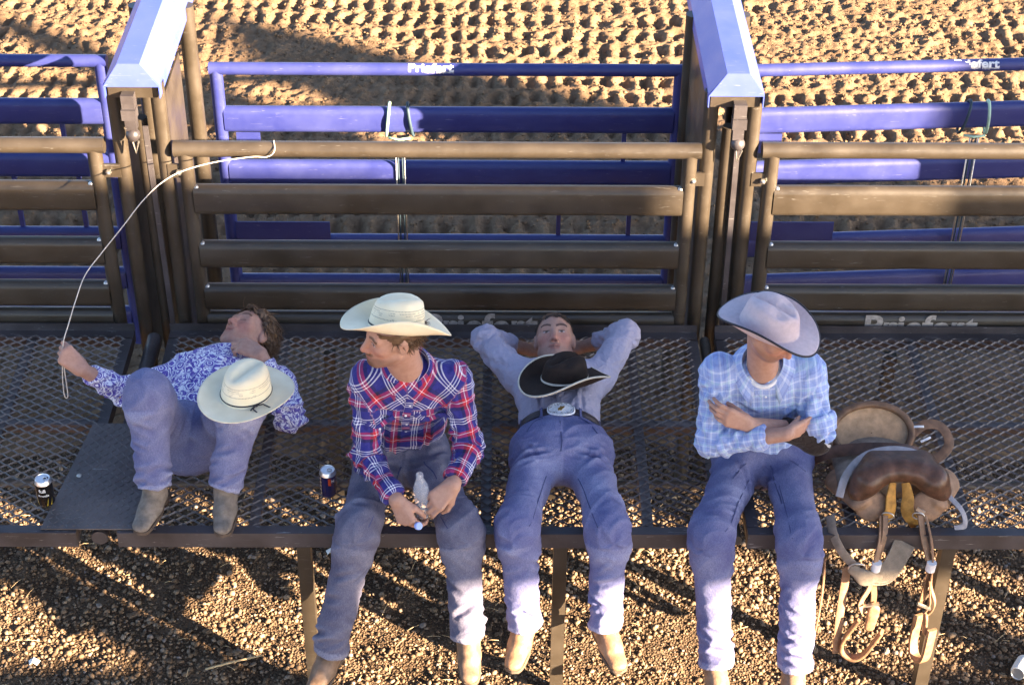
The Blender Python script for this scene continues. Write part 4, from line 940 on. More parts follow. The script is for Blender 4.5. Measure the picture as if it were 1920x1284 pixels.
    bones = []; jt = [((J['hL']+J['hR'])/2+fw*0.08, 0.13, 0.8)]
    for q in 'LR':
        h, k, a = J['h'+q], J['k'+q], J['a'+q]; d = nrm(a-k)
        Q.cone(h, k, jean_r[0], jean_r[1]*0.94, 0.045); Q.cone(k+(h-k)*0.10, k+(a-k)*0.16, jean_r[1]*0.93, jean_r[2]*0.97, 0.05); Q.cone(k+(a-k)*0.05, a+d*hem, jean_r[2]*0.98, jean_r[3], 0.06, cap1=True); Q.cone(a+d*(hem-0.022), a+d*hem, jean_r[3]+0.0025, jean_r[3]+0.0025, 0.004, cap0=True, cap1=True)
        rf = lat if q == 'L' else -lat; bones += [(h, k, rf, 0.0, 0.09, 1), (k, a+d*hem, rf, np.linalg.norm(k-h), 0.075, 1)]; jt += [(k, 0.11, 0.9), (a, 0.12, 1.0), (h+(k-h)*0.25, 0.1, 0.5)]
    def wear(v_, bi, tt):
        th = np.where(bi % 2 == 0, np.exp(-((tt-0.62)/0.30)**2), np.exp(-((tt-0.12)/0.30)**2)*0.8); return th*(0.55+0.6*noise(v_*13, seed+9))+np.where((bi % 2 == 1) & (tt > 0.955), 0.9, 0)
    rg = np.random.default_rng(seed+77); ln = []
    for q, sg in (('L', -1), ('R', 1)):
        h, k, a = J['h'+q], J['k'+q], J['a'+q]
        ln += limb_creases(h, k, jean_r[0], (0.05, 0.14, 0.24, 0.36), rg, fw, 2, 0.13, 0.010, 0.006, 0.8)
        ln += limb_creases(h, k, jean_r[1]*0.97, (0.80, 0.90), rg, fw, 3, 0.09, 0.010, 0.006, 0.6)
        ln += limb_creases(k, a, jean_r[2]*0.95, (0.16, 0.25, 0.36), rg, fw, 3, 0.09, 0.010, 0.0055, 0.8)
        ln += limb_creases(k, a, (jean_r[2]+jean_r[3])/2, (0.55, 0.74, 0.84, 0.93), rg, fw, 3, 0.10, 0.010, 0.007, 0.5)
        for i in range(5):   # whiskers fanning from the crotch over the hip
            c0 = (J['hL']+J['hR'])/2+nrm(k-h)*(0.03+0.022*i)+fw*0.09; c1 = h+nrm(k-h)*(0.00+0.045*i)+lat*sg*0.07+fw*0.07
            ln.append(([c0, (c0+c1)/2+fw*0.02, c1], 0.009, 0.0055))
    jo = cloth('jeans', Q, 0.0065, jean_mat, P, bones, 0.0060, seed+40, joints=jt, wear_fn=wear, fs=(13, 5), lines=ln)
    for b in boots: boot('boot', b['a'], b['t'], b['u'], MAT[b.get('m', boot_mat)], P, b.get('s', 0.93), shaft=b.get('shaft', 0.07), shin=b.get('shin'))
    return P, so, jo, H, (lat, fw, up)
def placket(P, J, fr, mat, t0, t1, off, n=6, width=0.03, bend=0.0):
    """button band with snaps down the shirt front"""
    lat, fw, up = fr; return None
def snaps_on(shirt, pts, P, r=0.0052):
    """pearl snaps set on the shirt surface: pts are (origin, direction) rays"""
    me = shirt.data; vs = np.empty(len(me.vertices)*3); me.vertices.foreach_get('co', vs); vs = vs.reshape(-1, 3)
    for o, d in pts:
        d = nrm(d); q = vs-o; t = q @ d; e = np.linalg.norm(q-t[:, None]*d, axis=1); k = np.where(e < 0.012)[0]
        if len(k) == 0: continue
        i = k[np.argmin(t[k])]; c = vs[i]; e1, e2 = perp(d); m = MB(); m.ball(c-d*0.001, (r, r, r*0.6), 6, np.stack([e1, e2, d], 1)); m.obj('snap', MAT['snap'], shirt, sharp=180)
def surf_at(shirt, o, d, rad=0.014):
    me = shirt.data; vs = np.empty(len(me.vertices)*3); me.vertices.foreach_get('co', vs); vs = vs.reshape(-1, 3)
    d = nrm(d); q = vs-o; t = q @ d; e = np.linalg.norm(q-t[:, None]*d, axis=1); k = np.where(e < rad)[0]
    if len(k) == 0: return None
    return vs[k[np.argmin(t[k])]]
def strip_on(shirt, name, pts, d, w_, mat, parent, th=0.0025, lift=0.001, patf=None):
    """a cloth band laid on the surface of the garment along pts (projected along d)"""
    L = []
    for p in pts:
        q = surf_at(shirt, np.asarray(p)-nrm(d)*0.4, d)
        if q is not None: L.append(q)
    if len(L) < 2: return None
    L = np.array(L); 
    for _ in range(2): L[1:-1] = (L[:-2]+L[1:-1]*2+L[2:])/4
    m = MB(); m.path(L-nrm(d)*lift, 1, flat=(w_, th), up=-nrm(d)); v, f = m.data()
    s = np.concatenate([[0], np.cumsum(np.linalg.norm(np.diff(L, axis=0), axis=1))]); uv = np.stack([np.tile(np.linspace(0, w_, 8), len(L)), np.repeat(s, 8), np.zeros(8*len(L))], 1)
    return mesh_obj(name, v, f, mat, parent, sharp=50, attrs={'pat': ('FLOAT_VECTOR', uv)})
def yoke_bias(c, up, lat, n, h0):
    def fn(v, uv, bi):
        z = (v-c) @ up; m = (bi == 0) & (z > h0); x = (v-c) @ lat; a = np.where(x > 0, R_(38), R_(-38))
        u0, v0 = uv[:, 0].copy(), uv[:, 1].copy(); uv[m, 0] = (u0*np.cos(a)-v0*np.sin(a))[m]; uv[m, 1] = (u0*np.sin(a)+v0*np.cos(a))[m]
    return fn

# ---- person with the straw hat turned to the left, seated, plaid shirt
J = M2; lat, fw, up = torso_frame(J)
hl = dict(w=J['wL'], F=(0.42, -0.45, -0.72), N=(0.55, 0.25, -0.55), T=(0.65, -0.55, 0.4), curls=((40, 45, 25), (48, 50, 25), (52, 50, 28), (55, 50, 30)), thumb=(0.5, 0.8, 0.3), tb=(20, 25))
hr = dict(w=J['wR'], F=(-0.66, -0.38, -0.52), N=(-0.30, 0.35, -0.70), T=(-0.25, -0.80, 0.3), curls=((28, 38, 22), (34, 42, 24), (40, 45, 25), (46, 45, 28)), thumb=(0.55, 0.8, 0.35), tb=(20, 25))
P2, S2, Jn2, H2, fr2 = build_person(J, 'seated person in red and navy plaid shirt and straw hat, looking left, bottle in hands', MAT['plaid2'], MAT['denim2'],
    (-0.90, -0.38, -0.02), (0.04, -0.10, 0.99), (0.93, 0.90), (hl, hr), (dict(shin=J['kL']-J['aL'], a=J['aL']+V(-0.010, 0.0, -0.035), t=(-0.34, -0.93, -0.05), u=(0, -0.06, 1), m='boot_brown'), dict(shin=J['kR']-J['aR'], a=J['aR']+V(0.002, 0.0, -0.035), t=(0.06, -0.97, -0.12), u=(0, -0.14, 0.99), m='boot_brown')),
    dict(stubble=0.7, goatee=1.0, tone=(1.0, 0.95, 0.92), flush=0.45, brow=(0.08, 0.045, 0.028)), 3, hatclip=(V(-0.384, 5.140, 1.735), (0.20, 0.32, 0.93), 0.004), yoke=yoke_bias(J['neck'], up, lat, None, -0.115))
collar(P2, MAT['plaid2'], J['neck']+up*0.036, np.stack([-lat, fw, up], 1), 0.078, 0.036, 0.9, 0.075, flare=0.026, tip=0.06)
hat('hat', J['head']+H2 @ V(0, -0.014, 0.030), (-0.94, -0.22, 0.22), (0.20, 0.32, 0.93), MAT['straw'], P2, a=0.100, b=0.082, H=0.116, bw=0.102, curl=0.068, dip=0.012, crease='rider', band=MAT['cord_black'], bandw=0.007)

# ---- person lying back with hands behind the head, grey shirt
J = M3
lw = dict(w=J['wL'], F=(0.75, 0.1, -0.15), N=(0.1, 0, 1), T=(0, 1, 0), curls=((10, 15, 10),)*4, thumb=(0.3, 0.9, 0.1))
rw = dict(w=J['wR'], F=(-0.75, 0.1, -0.15), N=(-0.1, 0, 1), T=(0, 1, 0), curls=((10, 15, 10),)*4, thumb=(0.3, 0.9, 0.1))
P3, S3, Jn3, H3, fr3 = build_person(J, 'person lying back with hands behind head, lavender grey shirt, large oval buckle', MAT['greyshirt'], MAT['denim3'],
    (-0.06, -0.50, 0.86), (-0.02, 0.86, 0.50), (0.62, 0.62), (lw, rw), (dict(shin=J['kL']-J['aL'], a=J['aL']+V(-0.004, 0.0, -0.035), t=(-0.24, -0.95, -0.02), u=(0, -0.04, 1)), dict(shin=J['kR']-J['aR'], a=J['aR']+V(0.004, 0.0, -0.035), t=(0.30, -0.94, -0.02), u=(0, -0.04, 1))),
    dict(stubble=0.22, tone=(1.02, 0.98, 0.98), flush=0.55, brow=(0.035, 0.022, 0.018), iris=(0.05, 0.045, 0.04)), 13, tuckf=0.47, shirt_wr=0.0045, sdp=0.6, sleeve_r=(0.064, 0.052, 0.049, 0.044))

# ---- person with folded arms and bowed grey hat
J = M4
h4 = dict(s=0.94, w=V(0.918, 5.088, 1.350), F=(-0.80, -0.02, 0.36), N=(-0.35, 0.9, 0.0), T=(0.35, 0.1, 0.9), curls=((14, 34, 24), (16, 36, 24), (18, 38, 26), (22, 40, 26)), thumb=(0.05, 0.75, 0.85), tb=(4, 6), spread=0.03)
h5 = dict(s=0.84, w=J['wL']+V(0.004, 0.002, -0.002), F=(0.74, 0.64, -0.12), N=(-0.55, 0.8, 0.0), T=(0.1, 0.1, 0.9), curls=((5, 8, 6),)*4, thumb=(0.10, 0.95, 0.3), tb=(4, 4))
P4, S4, Jn4, H4, fr4 = build_person(J, 'seated person with folded arms in pale blue plaid shirt, head bowed under silver grey hat', MAT['plaid4'], MAT['denim4'],
    (0.62, -0.56, -0.55), (0.36, -0.36, 0.86), (0.74, 0.0), (h4, h5), (dict(shin=J['kL']-J['aL'], a=J['aL']+V(0, 0.0, -0.035), t=(0.08, -0.97, -0.05), u=(0, -0.06, 1), m='boot_brown'), dict(shin=J['kR']-J['aR'], a=J['aR']+V(0, 0.0, -0.035), t=(-0.12, -0.97, -0.05), u=(0, -0.06, 1), m='boot_brown')),
    dict(stubble=0.5, tone=(0.98, 0.93, 0.9), flush=0.4), 23, hatclip=(V(0.964, 5.132, 1.762), (0.12, -0.02, 0.99), 0.0), sleeve_r=(0.060, 0.053, 0.048, 0.042), shirt_wr=0.0070, hs=0.95)
lat, fw, up = fr4
collar(P4, MAT['plaid4'], J['neck']+up*0.052, np.stack([-lat, fw, up], 1), 0.077, 0.030, 0.9, 0.105, flare=0.040, tip=0.07)
m = MB(); m.path([J['neck']+up*0.020+fw*0.010+lat*0.058*math.sin(t)+fw*0.062*math.cos(t)-up*0.026*math.cos(t) for t in np.linspace(0, 2*np.pi, 30, endpoint=False)], 0.0085, 8, closed=True); m.obj('undershirt', MAT['tee'], P4, sharp=180)
hat('hat', V(0.964, 5.132, 1.762), (0.84, -0.52, -0.14), (0.12, -0.02, 0.99), MAT['felt_grey'], P4, a=0.108, b=0.090, H=0.106, bw=0.082, curl=0.050, dip=0.020, crease='cattle', edge=MAT['cord_black'])

# ---- person lying back at the left, knees up, twine in one hand
J = M1
hg = dict(w=J['wL'], F=(-0.62, 0.10, 0.70), N=(-0.25, 0.75, -0.50), T=(0.62, 0.0, 0.70), curls=((70, 85, 50), (78, 88, 55), (82, 88, 55), (86, 85, 55)), thumb=(0.15, 0.95, 0.10), tb=(8, 10))
hc = dict(w=J['wR'], F=(-0.78, 0.42, 0.12), N=(-0.45, 0.35, -0.8), T=(0.3, 0.8, 0.35), curls=((25, 60, 35), (28, 64, 35), (32, 66, 35), (36, 62, 35)), thumb=(0.5, 0.75, 0.2), tb=(10, 12))
P1, S1, Jn1, H1, fr1 = build_person(J, 'person lying back with knees up in purple rose print shirt, holding twine', MAT['floral'], MAT['denim1'],
    (-0.42, -0.02, 0.90), (0.50, 0.85, -0.05), (0.78, 0.88), (hg, hc), (dict(a=V(-1.318, 5.130, 0.985), t=(-0.22, -0.95, -0.12), u=(0, -0.02, 1), m='boot_grey'), dict(a=V(-1.046, 5.125, 0.985), t=(0.03, -0.97, -0.1), u=(0, -0.02, 1), m='boot_grey')),
    dict(stubble=0.18, tone=(1.04, 0.95, 0.93), flush=0.5, closed=True, brow=(0.09, 0.05, 0.03)), 33, jean_r=(0.095, 0.079, 0.075, 0.064), hem=-0.015)
lat, fw, up = fr1
collar(P1, MAT['floral'], J['neck']+up*0.030, np.stack([-lat, fw, up], 1), 0.078, 0.034, 1.0, 0.060, flare=0.028)
# hats set down: one on the bent knee, one on the chest
tag(hat('straw_hat', V(-0.952, 5.255, 1.352), (-0.55, -0.75, 0.05), (-0.05, -0.16, 0.98), MAT['straw'], None, a=0.102, b=0.086, H=0.118, bw=0.094, curl=0.022, dip=0.004, crease='rider', band=MAT['cord_black'], bandw=0.007, bow=0.453), 'white straw hat with black cord band, perched on a bent denim knee', 'hat')
tag(hat('felt_hat', V(0.260, 5.615, 1.150), (-0.80, -0.58, 0.16), (0.04, 0.26, 0.96), MAT['felt_black'], None, a=0.100, b=0.082, H=0.105, bw=0.095, curl=0.055, dip=0.016, crease='cattle', edge=MAT['trim_white'], band=MAT['trim_white'], bandw=0.016), 'black felt hat with bone edging and band, lying on the grey shirt chest', 'hat')
# ================================================================= hair
def hair_region(y, x):
    return np.interp(y, [-0.12, -0.035, -0.020, 0.012, 0.035, 0.060, 0.082], [-0.062, -0.060, 0.022, 0.030, 0.046, 0.066, 0.078])+0.006*np.sin(x*160)
def hair_cap(name, c, H, s, mat, parent, thick=0.005, shag=0.0, seed=0, low=0.0, strands=0, slen=0.05, sr=0.0022, sag=(0, 0, -1), sagk=0.6, region=None, top=9, out=0.3, cap_top=9):
    n1, n2 = 46, 72; th = np.linspace(0.02, np.pi*0.80, n1); ph = np.linspace(0, 2*np.pi, n2, endpoint=False)
    A, B = np.meshgrid(th, ph, indexing='ij'); d = np.stack([np.sin(A)*np.cos(B), np.sin(A)*np.sin(B), np.cos(A)], -1)
    loc = d*(np.array([0.077, 0.098, 0.088])+thick)+np.array([0, -0.014, 0.034]); q = loc.reshape(-1, 3)
    q = q+d.reshape(-1, 3)*(thick*0.6+shag)*noise(q*60, seed)[:, None]*0.8
    keep = (q[:, 2] > (region or hair_region)(q[:, 1], q[:, 0])-low) & (q[:, 2] < cap_top)
    v = np.asarray(c)+(q*s) @ H.T; f = []
    idx = np.arange(n1*n2).reshape(n1, n2)
    for i in range(n1-1):
        for j in range(n2):
            k = (j+1) % n2; a = (idx[i, j], idx[i, k], idx[i+1, k], idx[i+1, j])
            if all(keep[t] for t in a): f.append(tuple(int(t) for t in a))
    o = mesh_obj(name, v, f, mat, parent, sharp=180)
    if strands:
        rng = np.random.default_rng(seed); ok = np.where(keep & (q[:, 2] < top))[0]; ch = rng.choice(ok, strands)
        dw = (d.reshape(-1, 3)) @ H.T
        hair_strands('hair_lock', v[ch], dw[ch]*out-H[:, 2]*0.35-H[:, 1]*0.3, slen, mat, o, sr, sag, sagk, seed)
    return o
hair_cap('hair', M3['head'], H3, 1.0, MAT['hair_d'], P3, 0.0035, 0.002, 5, strands=500, slen=0.010, sr=0.0015, sagk=0.0)
hair_cap('hair', M2['head'], H2, 1.0, MAT['hair_b'], P2, 0.006, 0.004, 6, low=0.022, strands=420, slen=0.032, sr=0.0026, top=0.030, out=0.04, cap_top=0.062)
hair_cap('hair', M1['head'], H1, 1.0, MAT['hair_b'], P1, 0.012, 0.012, 7, low=0.012, strands=900, slen=0.055, sr=0.0026, sag=(0.35, 0.1, -0.8), sagk=1.2, out=0.12)
hair_cap('hair', M4['head'], H4, 1.0, MAT['hair_b'], P4, 0.003, 0.001, 8, region=lambda y, x: np.where(y < 0.0, -0.03, 0.2)+0*x, cap_top=0.02)

# ================================================================= clothing details
def belt_ring(J, fr, t, A, B, mat, parent, w_=0.036, off=0.0):
    lat, fw, up = fr; c = J['pel']+(J['waist']-J['pel'])*t+fw*off; a = np.linspace(0, 2*np.pi, 48, endpoint=False)
    rad = np.cos(a)[:, None]*lat*A+np.sin(a)[:, None]*fw*B; m = MB(); m.path(c+rad, 1, flat=(w_, 0.006), up=[nrm(r) for r in rad], closed=True)
    return m.obj('belt', mat, parent, sharp=40), c
bl, bc = belt_ring(M3, fr3, 0.50, 0.167, 0.124, MAT['belt'], P3)
lat, fw, up = fr3
for a in (R_(62), R_(118), R_(20), R_(160)):
    r = math.cos(a)*lat*0.167+math.sin(a)*fw*0.126; m = MB(); m.bar(bc+r-up*0.026, bc+r+up*0.026, 0.013, 0.004, up=nrm(r)); m.obj('belt_loop', MAT['denim3'], P3, sharp=30)
def buckle_plate(c, ex, ey, ez, parent):
    th = np.linspace(0, 2*np.pi, 40, endpoint=False); m = MB()
    pl = lambda s, h: np.array([c+ex*(0.056*s*math.copysign(abs(math.cos(t))**0.85, math.cos(t)))+ey*(0.038*s*math.copysign(abs(math.sin(t))**0.85, math.sin(t)))+ez*(h-0.006*math.cos(t)**2*s*s) for t in th])
    m.loft([pl(1.0, 0.0), pl(1.0, 0.004), pl(0.93, 0.006), pl(0.86, 0.0045), pl(0.4, 0.0055), pl(0.05, 0.006)]); o = m.obj('buckle', MAT['buckle'], parent, sharp=30)
    e = MB(); e.path(pl(0.90, 0.0062), 0.0010, 5, closed=True)
    rng = np.random.default_rng(4)
    for k in range(26):
        a = 2*np.pi*k/26
        if 0.15 < (k % 13)/13 < 0.95: p0 = c+ex*0.044*math.cos(a)+ey*0.029*math.sin(a)+ez*(0.0062-0.0045*math.cos(a)**2); e.path([p0, p0+(ex*rng.normal()+ey*rng.normal())*0.004, p0+(ex*rng.normal()+ey*rng.normal())*0.006], 0.0009, 4)
    e.obj('engraving', MAT['engrave'], o)
    g = MB(); hs = np.array([(-0.012, -0.013), (-0.004, -0.010), (0.000, -0.014), (0.005, -0.004), (0.012, 0.004), (0.014, 0.013), (0.004, 0.009), (-0.002, 0.013), (-0.006, 0.004), (-0.013, -0.002)])
    g.loft([np.array([c+ex*x+ey*y+ez*h for x, y in hs]) for h in (0.0058, 0.0078)]); g.obj('emblem', MAT['gold'], o, sharp=30)
    return o
buckle_plate(bc+fw*0.128+up*0.002, lat, up, fw, bl)
lat, fw, up = fr4
# rolled sleeve and dark elbow brace
s_, e, wv = M4['sR'], M4['eR'], M4['wR']; d = nrm(e-s_)
T = Sdf(); T.cone(e-d*0.075, e-d*0.012, 0.069, 0.072, 0.006, cap0=True, cap1=True); T.cone(e-d*0.055, e-d*0.006, 0.071, 0.073, 0.006, cap0=True, cap1=True)
cloth('rolled_cuff', T, 0.0055, MAT['plaid4'], P4, [(s_, e, V(1, 0, 0), 0.1, 0.06, 1)], 0.008, 61, smooth=1)
T = Sdf(); q = e+(wv-e)*0.52; T.cone(e+V(-0.01, 0, -0.030), q, 0.052, 0.045, 0.01, cap1=True); T.ell(e+V(-0.004, -0.004, -0.034), (0.056, 0.052, 0.046), None, 0.03)
br = cloth('elbow_brace', T, 0.0055, MAT['blackcloth'], P4, [(e, wv, V(0, 0, 1), 0, 0.05, 1)], 0.005, 62)
def tagplate(c, ex, ey, ez, sx, sy, parent, mat='white_print'):
    m = MB(); m.box(c, (sx, sy, 0.003), np.stack([ex, ey, ez], 1)); return m.obj('brand_tag', MAT[mat], parent, sharp=20)
tagplate(e+V(0.020, -0.052, -0.014), nrm(V(0.9, -0.2, -0.25)), nrm(V(0.1, -0.3, 0.95)), nrm(V(0.15, -0.95, -0.2)), 0.034, 0.016, br)
# plaid shirt front: button band, pearl snaps and pointed pocket flaps
lat, fw, up = fr2; J = M2; dv = -nrm(fw*1.0+up*0.25)
line = [J['neck']-up*(0.075+0.035*i)+lat*0.0 for i in range(8)]
strip_on(S2, 'button_band', line, dv, 0.030, MAT['plaid2'], P2, 0.003, 0.0015)
snaps_on(S2, [(p-dv*0.4+lat*0.0+fw*0.0, dv) for p in line[1::2]], P2)
for sx in (-1, 1):
    c0 = J['neck']-up*0.185+lat*sx*0.088
    for k, pts in enumerate(([(-0.052, 0.012), (0, -0.030), (0.052, 0.012)],)):
        L = [c0+lat*a+up*b for a, b in pts]; L = [L[0]+(L[1]-L[0])*t for t in np.linspace(0, 1, 5)]+[L[1]+(L[2]-L[1])*t for t in np.linspace(0.2, 1, 5)]
        strip_on(S2, 'pocket_flap', L, dv, 0.022, MAT['plaid2'], P2, 0.003, 0.002)
    snaps_on(S2, [(c0-up*0.030-dv*0.4, dv)], P2)
lat, fw, up = fr4; J = M4; dv = -nrm(fw+up*0.25)
line = [J['neck']-up*(0.085+0.03*i)+lat*(0.002*i) for i in range(4)]
snaps_on(S4, [(p-dv*0.4, dv) for p in line[::3]], P4, 0.0048)
lat, fw, up = fr3; J = M3; line = [J['neck']-up*(0.12+0.03*i) for i in range(10)]
strip_on(S3, 'button_band', line, -fw, 0.028, MAT['greyshirt'], P3, 0.003, 0.0012)
lat, fw, up = fr1; J = M1; line = [J['neck']-up*(0.08+0.03*i) for i in range(9)]
strip_on(S1, 'button_band', line, -fw, 0.028, MAT['floral'], P1, 0.003, 0.0012)
MAT['seam'] = m_simple('dark_seam', (0.055, 0.062, 0.15), 0.9, 0, 0.25)
for P, Jn, J, fr, t0 in ((P3, Jn3, M3, fr3, 0.40), (P2, Jn2, M2, fr2, 0.3), (P4, Jn4, M4, fr4, 0.3)):
    lat, fw, up = fr; pts = [J['pel']+(J['waist']-J['pel'])*(t0-0.16*i) + fw*0.1 for i in range(7)]
    strip_on(Jn, 'fly_seam', pts, V(0, 0.80, -0.60), 0.0055, MAT['seam'], Jn, 0.0025, 0.0012)

for P, Jn, J, fr in ((P2, Jn2, M2, fr2), (P3, Jn3, M3, fr3), (P4, Jn4, M4, fr4)):
    lat, fw, up = fr; dv = V(0, 0.80, -0.60)
    for q, sg in (('L', -1), ('R', 1)):
        h, k, a = J['h'+q], J['k'+q], J['a'+q]
        strip_on(Jn, 'inseam', [h+(k-h)*t-lat*sg*(0.070-0.016*t) for t in np.linspace(0.3, 0.97, 12)], dv, 0.0030, MAT['seam'], Jn, 0.002, 0.0012)
        p0 = J['pel']+(J['waist']-J['pel'])*0.5; strip_on(Jn, 'pocket_seam', [p0+lat*sg*(0.075+0.07*t)-up*(0.085*t**2)+fw*0.1 for t in np.linspace(0, 1, 8)], dv, 0.0042, MAT['seam'], Jn, 0.002, 0.0012)

# ================================================================= twine, ropes, cans, bottle
MAT['twine'] = m_simple('pale_twine', (0.62, 0.54, 0.46), 0.8, 0, 0.15, 80, 0.0008, 300)
MAT['cord_green'] = m_simple('mint_hose', (0.42, 0.62, 0.46), 0.5, 0, 0.1)
MAT['cord_dark'] = m_simple('dark_teal_cord', (0.025, 0.05, 0.07), 0.7, 0, 0.2)
def smooth_path(P, n=8):
    P = np.asarray(P, float); Q = [P[0]]
    for i in range(len(P)-1):
        p0, p1, p2, p3 = P[max(i-1, 0)], P[i], P[i+1], P[min(i+2, len(P)-1)]
        for t in np.linspace(0, 1, n+1)[1:]:
            Q.append(0.5*((2*p1)+(-p0+p2)*t+(2*p0-5*p1+4*p2-p3)*t*t+(-p0+3*p1-3*p2+p3)*t**3))
    return np.array(Q)
tw = [(-0.93, 6.345, 1.825), (-0.925, 6.30, 1.80), (-0.956, 6.298, 1.775), (-1.018, 6.27, 1.790), (-1.16, 6.2, 1.804), (-1.277, 6.12, 1.808), (-1.353, 6.05, 1.792), (-1.421, 5.98, 1.748), (-1.488, 5.9, 1.686), (-1.567, 5.82, 1.612), (-1.621, 5.74, 1.564), (-1.649, 5.66, 1.505), (-1.674, 5.58, 1.435), (-1.689, 5.535, 1.391), (-1.705, 5.53, 1.30), (-1.718, 5.53, 1.2), (-1.721, 5.53, 1.130), (-1.713, 5.53, 1.118), (-1.707, 5.53, 1.139), (-1.704, 5.53, 1.239), (-1.700, 5.53, 1.322)]
m = MB(); m.path(smooth_path(tw, 6), 0.0023, 6); tag(m.obj('twine', MAT['twine'], sharp=180), 'thin pale twine strung from the brown rail down to a raised hand', 'twine')
def tie(x, label, hose, seed):
    t = thing('tie_rope', label, 'rope', (x, YG, 1.4), 'ropes looped round the blue rails'); yc = YG+ (0.05 if x > 1 else 0); zc = 1.48
    def ring(dx, lean, r=1.0):
        a = np.linspace(0, 2*np.pi, 30, endpoint=False); return [(x+dx+lean*math.sin(t_), yc-0.042*math.cos(t_)*r, zc+0.082*math.sin(t_)*r) for t_ in a]
    for dx, ln, mt in ((-0.052, 0.010 if hose else 0.018, MAT['cord_green'] if hose else MAT['cord_dark']), (0.052, -0.012 if hose else -0.004, MAT['cord_dark'] if hose else MAT['cord_green'])):
        m = MB(); m.path(ring(dx, ln), 0.0072, 8, closed=True); m.obj('loop', mt, t, sharp=180)
    m = MB(); m.path([(x-0.05, yc-0.035, zc-0.078), (x, yc-0.04, zc-0.085), (x+0.05, yc-0.035, zc-0.080)], 0.006, 7); m.obj('cross_cord', MAT['cord_green'], t, sharp=180)
    for dx in (-0.018, -0.008, 0.010, 0.020):
        m = MB(); m.path([(x+dx, yc-0.036, zc-0.08), (x+dx*1.1, yc-0.038, 0.9), (x+dx*0.8, yc-0.03, 0.25)], 0.0036, 6); m.obj('cord', MAT['cord_dark'] if dx in (-0.008, 0.010) else MAT['steel'], t, sharp=180)
    return t
tie(-0.465, 'mint rope looped round the middle blue gate rail with cords hanging', True, 1)
tie(2.20, 'dark rope looped round the right blue gate rail with cords hanging', False, 2)
MAT['alu'] = m_simple('aluminium', (0.78, 0.78, 0.80), 0.28, 0.9, 0.06, 60)
MAT['can_black'] = m_simple('black_can_print', (0.012, 0.010, 0.010), 0.25, 0.3, 0.2, 40)
MAT['can_navy'] = m_simple('navy_can_print', (0.012, 0.018, 0.10), 0.25, 0.3, 0.2, 40)
MAT['p_yellow'] = m_simple('yellow_print', (0.42, 0.30, 0.03), 0.3, 0.3, 0.15)
MAT['p_orange'] = m_simple('orange_red_print', (0.60, 0.07, 0.015), 0.35, 0.1, 0.1)
MAT['p_tan'] = m_simple('pale_tan_print', (0.45, 0.34, 0.22), 0.35, 0.2, 0.15)
def cyl_poly(c, r, poly, mat, parent, name='print'):
    """flat print wrapped on an upright can: poly in (angle, z); angle 0 faces -y"""
    bm = bmesh.new(); vs_ = [bm.verts.new((a, z, 0)) for a, z in poly]; bm.faces.new(vs_); bmesh.ops.triangulate(bm, faces=bm.faces)
    for t in np.linspace(-1.5, 1.5, 24): bmesh.ops.bisect_plane(bm, geom=bm.verts[:]+bm.edges[:]+bm.faces[:], plane_co=(t, 0, 0), plane_no=(1, 0, 0))
    bm.verts.index_update(); v = np.array([(c[0]+r*math.sin(q.co.x), c[1]-r*math.cos(q.co.x), c[2]+q.co.y) for q in bm.verts]); f = [[q.index for q in fc.verts] for fc in bm.faces]; bm.free()
    return mesh_obj(name, v, f, mat, parent, sharp=180)
def can_text(txt, c, r, a0, width, z, mat, parent, bold=0.02):
    v, f, h = text_mesh(txt, width, bold=bold); a = a0+v[:, 0]/r
    return mesh_obj('lettering', np.stack([c[0]+r*np.sin(a), c[1]-r*np.cos(a), c[2]+z+v[:, 1]], 1), f, mat, parent, sharp=0)
def can(c, label, bodymat, opened):
    t = thing('drink_can', label, 'can', c); c = V(*c)
    Mx = np.eye(4); Mx[:3, 3] = c
    m = MB(); m.lathe([(0.022, 0.003), (0.026, 0.0), (0.031, 0.006), (0.0330, 0.014), (0.0330, 0.104)], 32, Mx); b = m.obj('body', bodymat, t, sharp=50)
    m = MB(); m.lathe([(0.0330, 0.1042), (0.0318, 0.109), (0.0280, 0.117), (0.0272, 0.119), (0.0282, 0.1215), (0.0272, 0.1225), (0.0258, 0.1185), (0.020, 0.1180), (0.002, 0.1178)], 32, Mx); l = m.obj('lid', MAT['alu'], t, sharp=35)
    m = MB(); m.path([c+V(0.004+0.011*math.cos(a)*0.75+0.004, 0.008*math.sin(a), 0.1197) for a in np.linspace(0, 2*np.pi, 16, endpoint=False)], 0.0018, 5, closed=True); m.obj('pull_tab', MAT['steel'] if not opened else MAT['alu'], l)
    if opened:
        m = MB(); m.lathe([(0.009, 0.0), (0.0001, 0.0004)], 18, np.array([[1.25, 0, 0, c[0]+0.010], [0, 0.85, 0, c[1]+0.006], [0, 0, 1, c[2]+0.1187], [0, 0, 0, 1]])); m.obj('mouth', MAT['cord_black'], l)
    return t, b
c1 = (-1.744, 5.150, 0.9035); t1, b1 = can(c1, 'black drinks can with white lettering and yellow flames on the left catwalk', MAT['can_black'], True)
can_text('full', c1, 0.0334, -0.42, 0.026, 0.074, MAT['white_print'], b1, 0.02); can_text('throttle', c1, 0.0334, -0.62, 0.044, 0.054, MAT['white_print'], b1, 0.02)
for a, s in ((0.35, 1), (0.85, 1), (-0.75, -1), (-1.2, -1)):
    cyl_poly(c1, 0.0333, [(a-0.12, 0.012), (a+0.02, 0.020), (a+0.22*s, 0.046), (a+0.16*s, 0.030), (a+0.05, 0.008)], MAT['p_yellow'], b1)
cyl_poly(c1, 0.0333, [(-0.95, 0.015), (-0.86, 0.015), (-0.98, 0.095), (-1.06, 0.095)], MAT['p_tan'], b1)
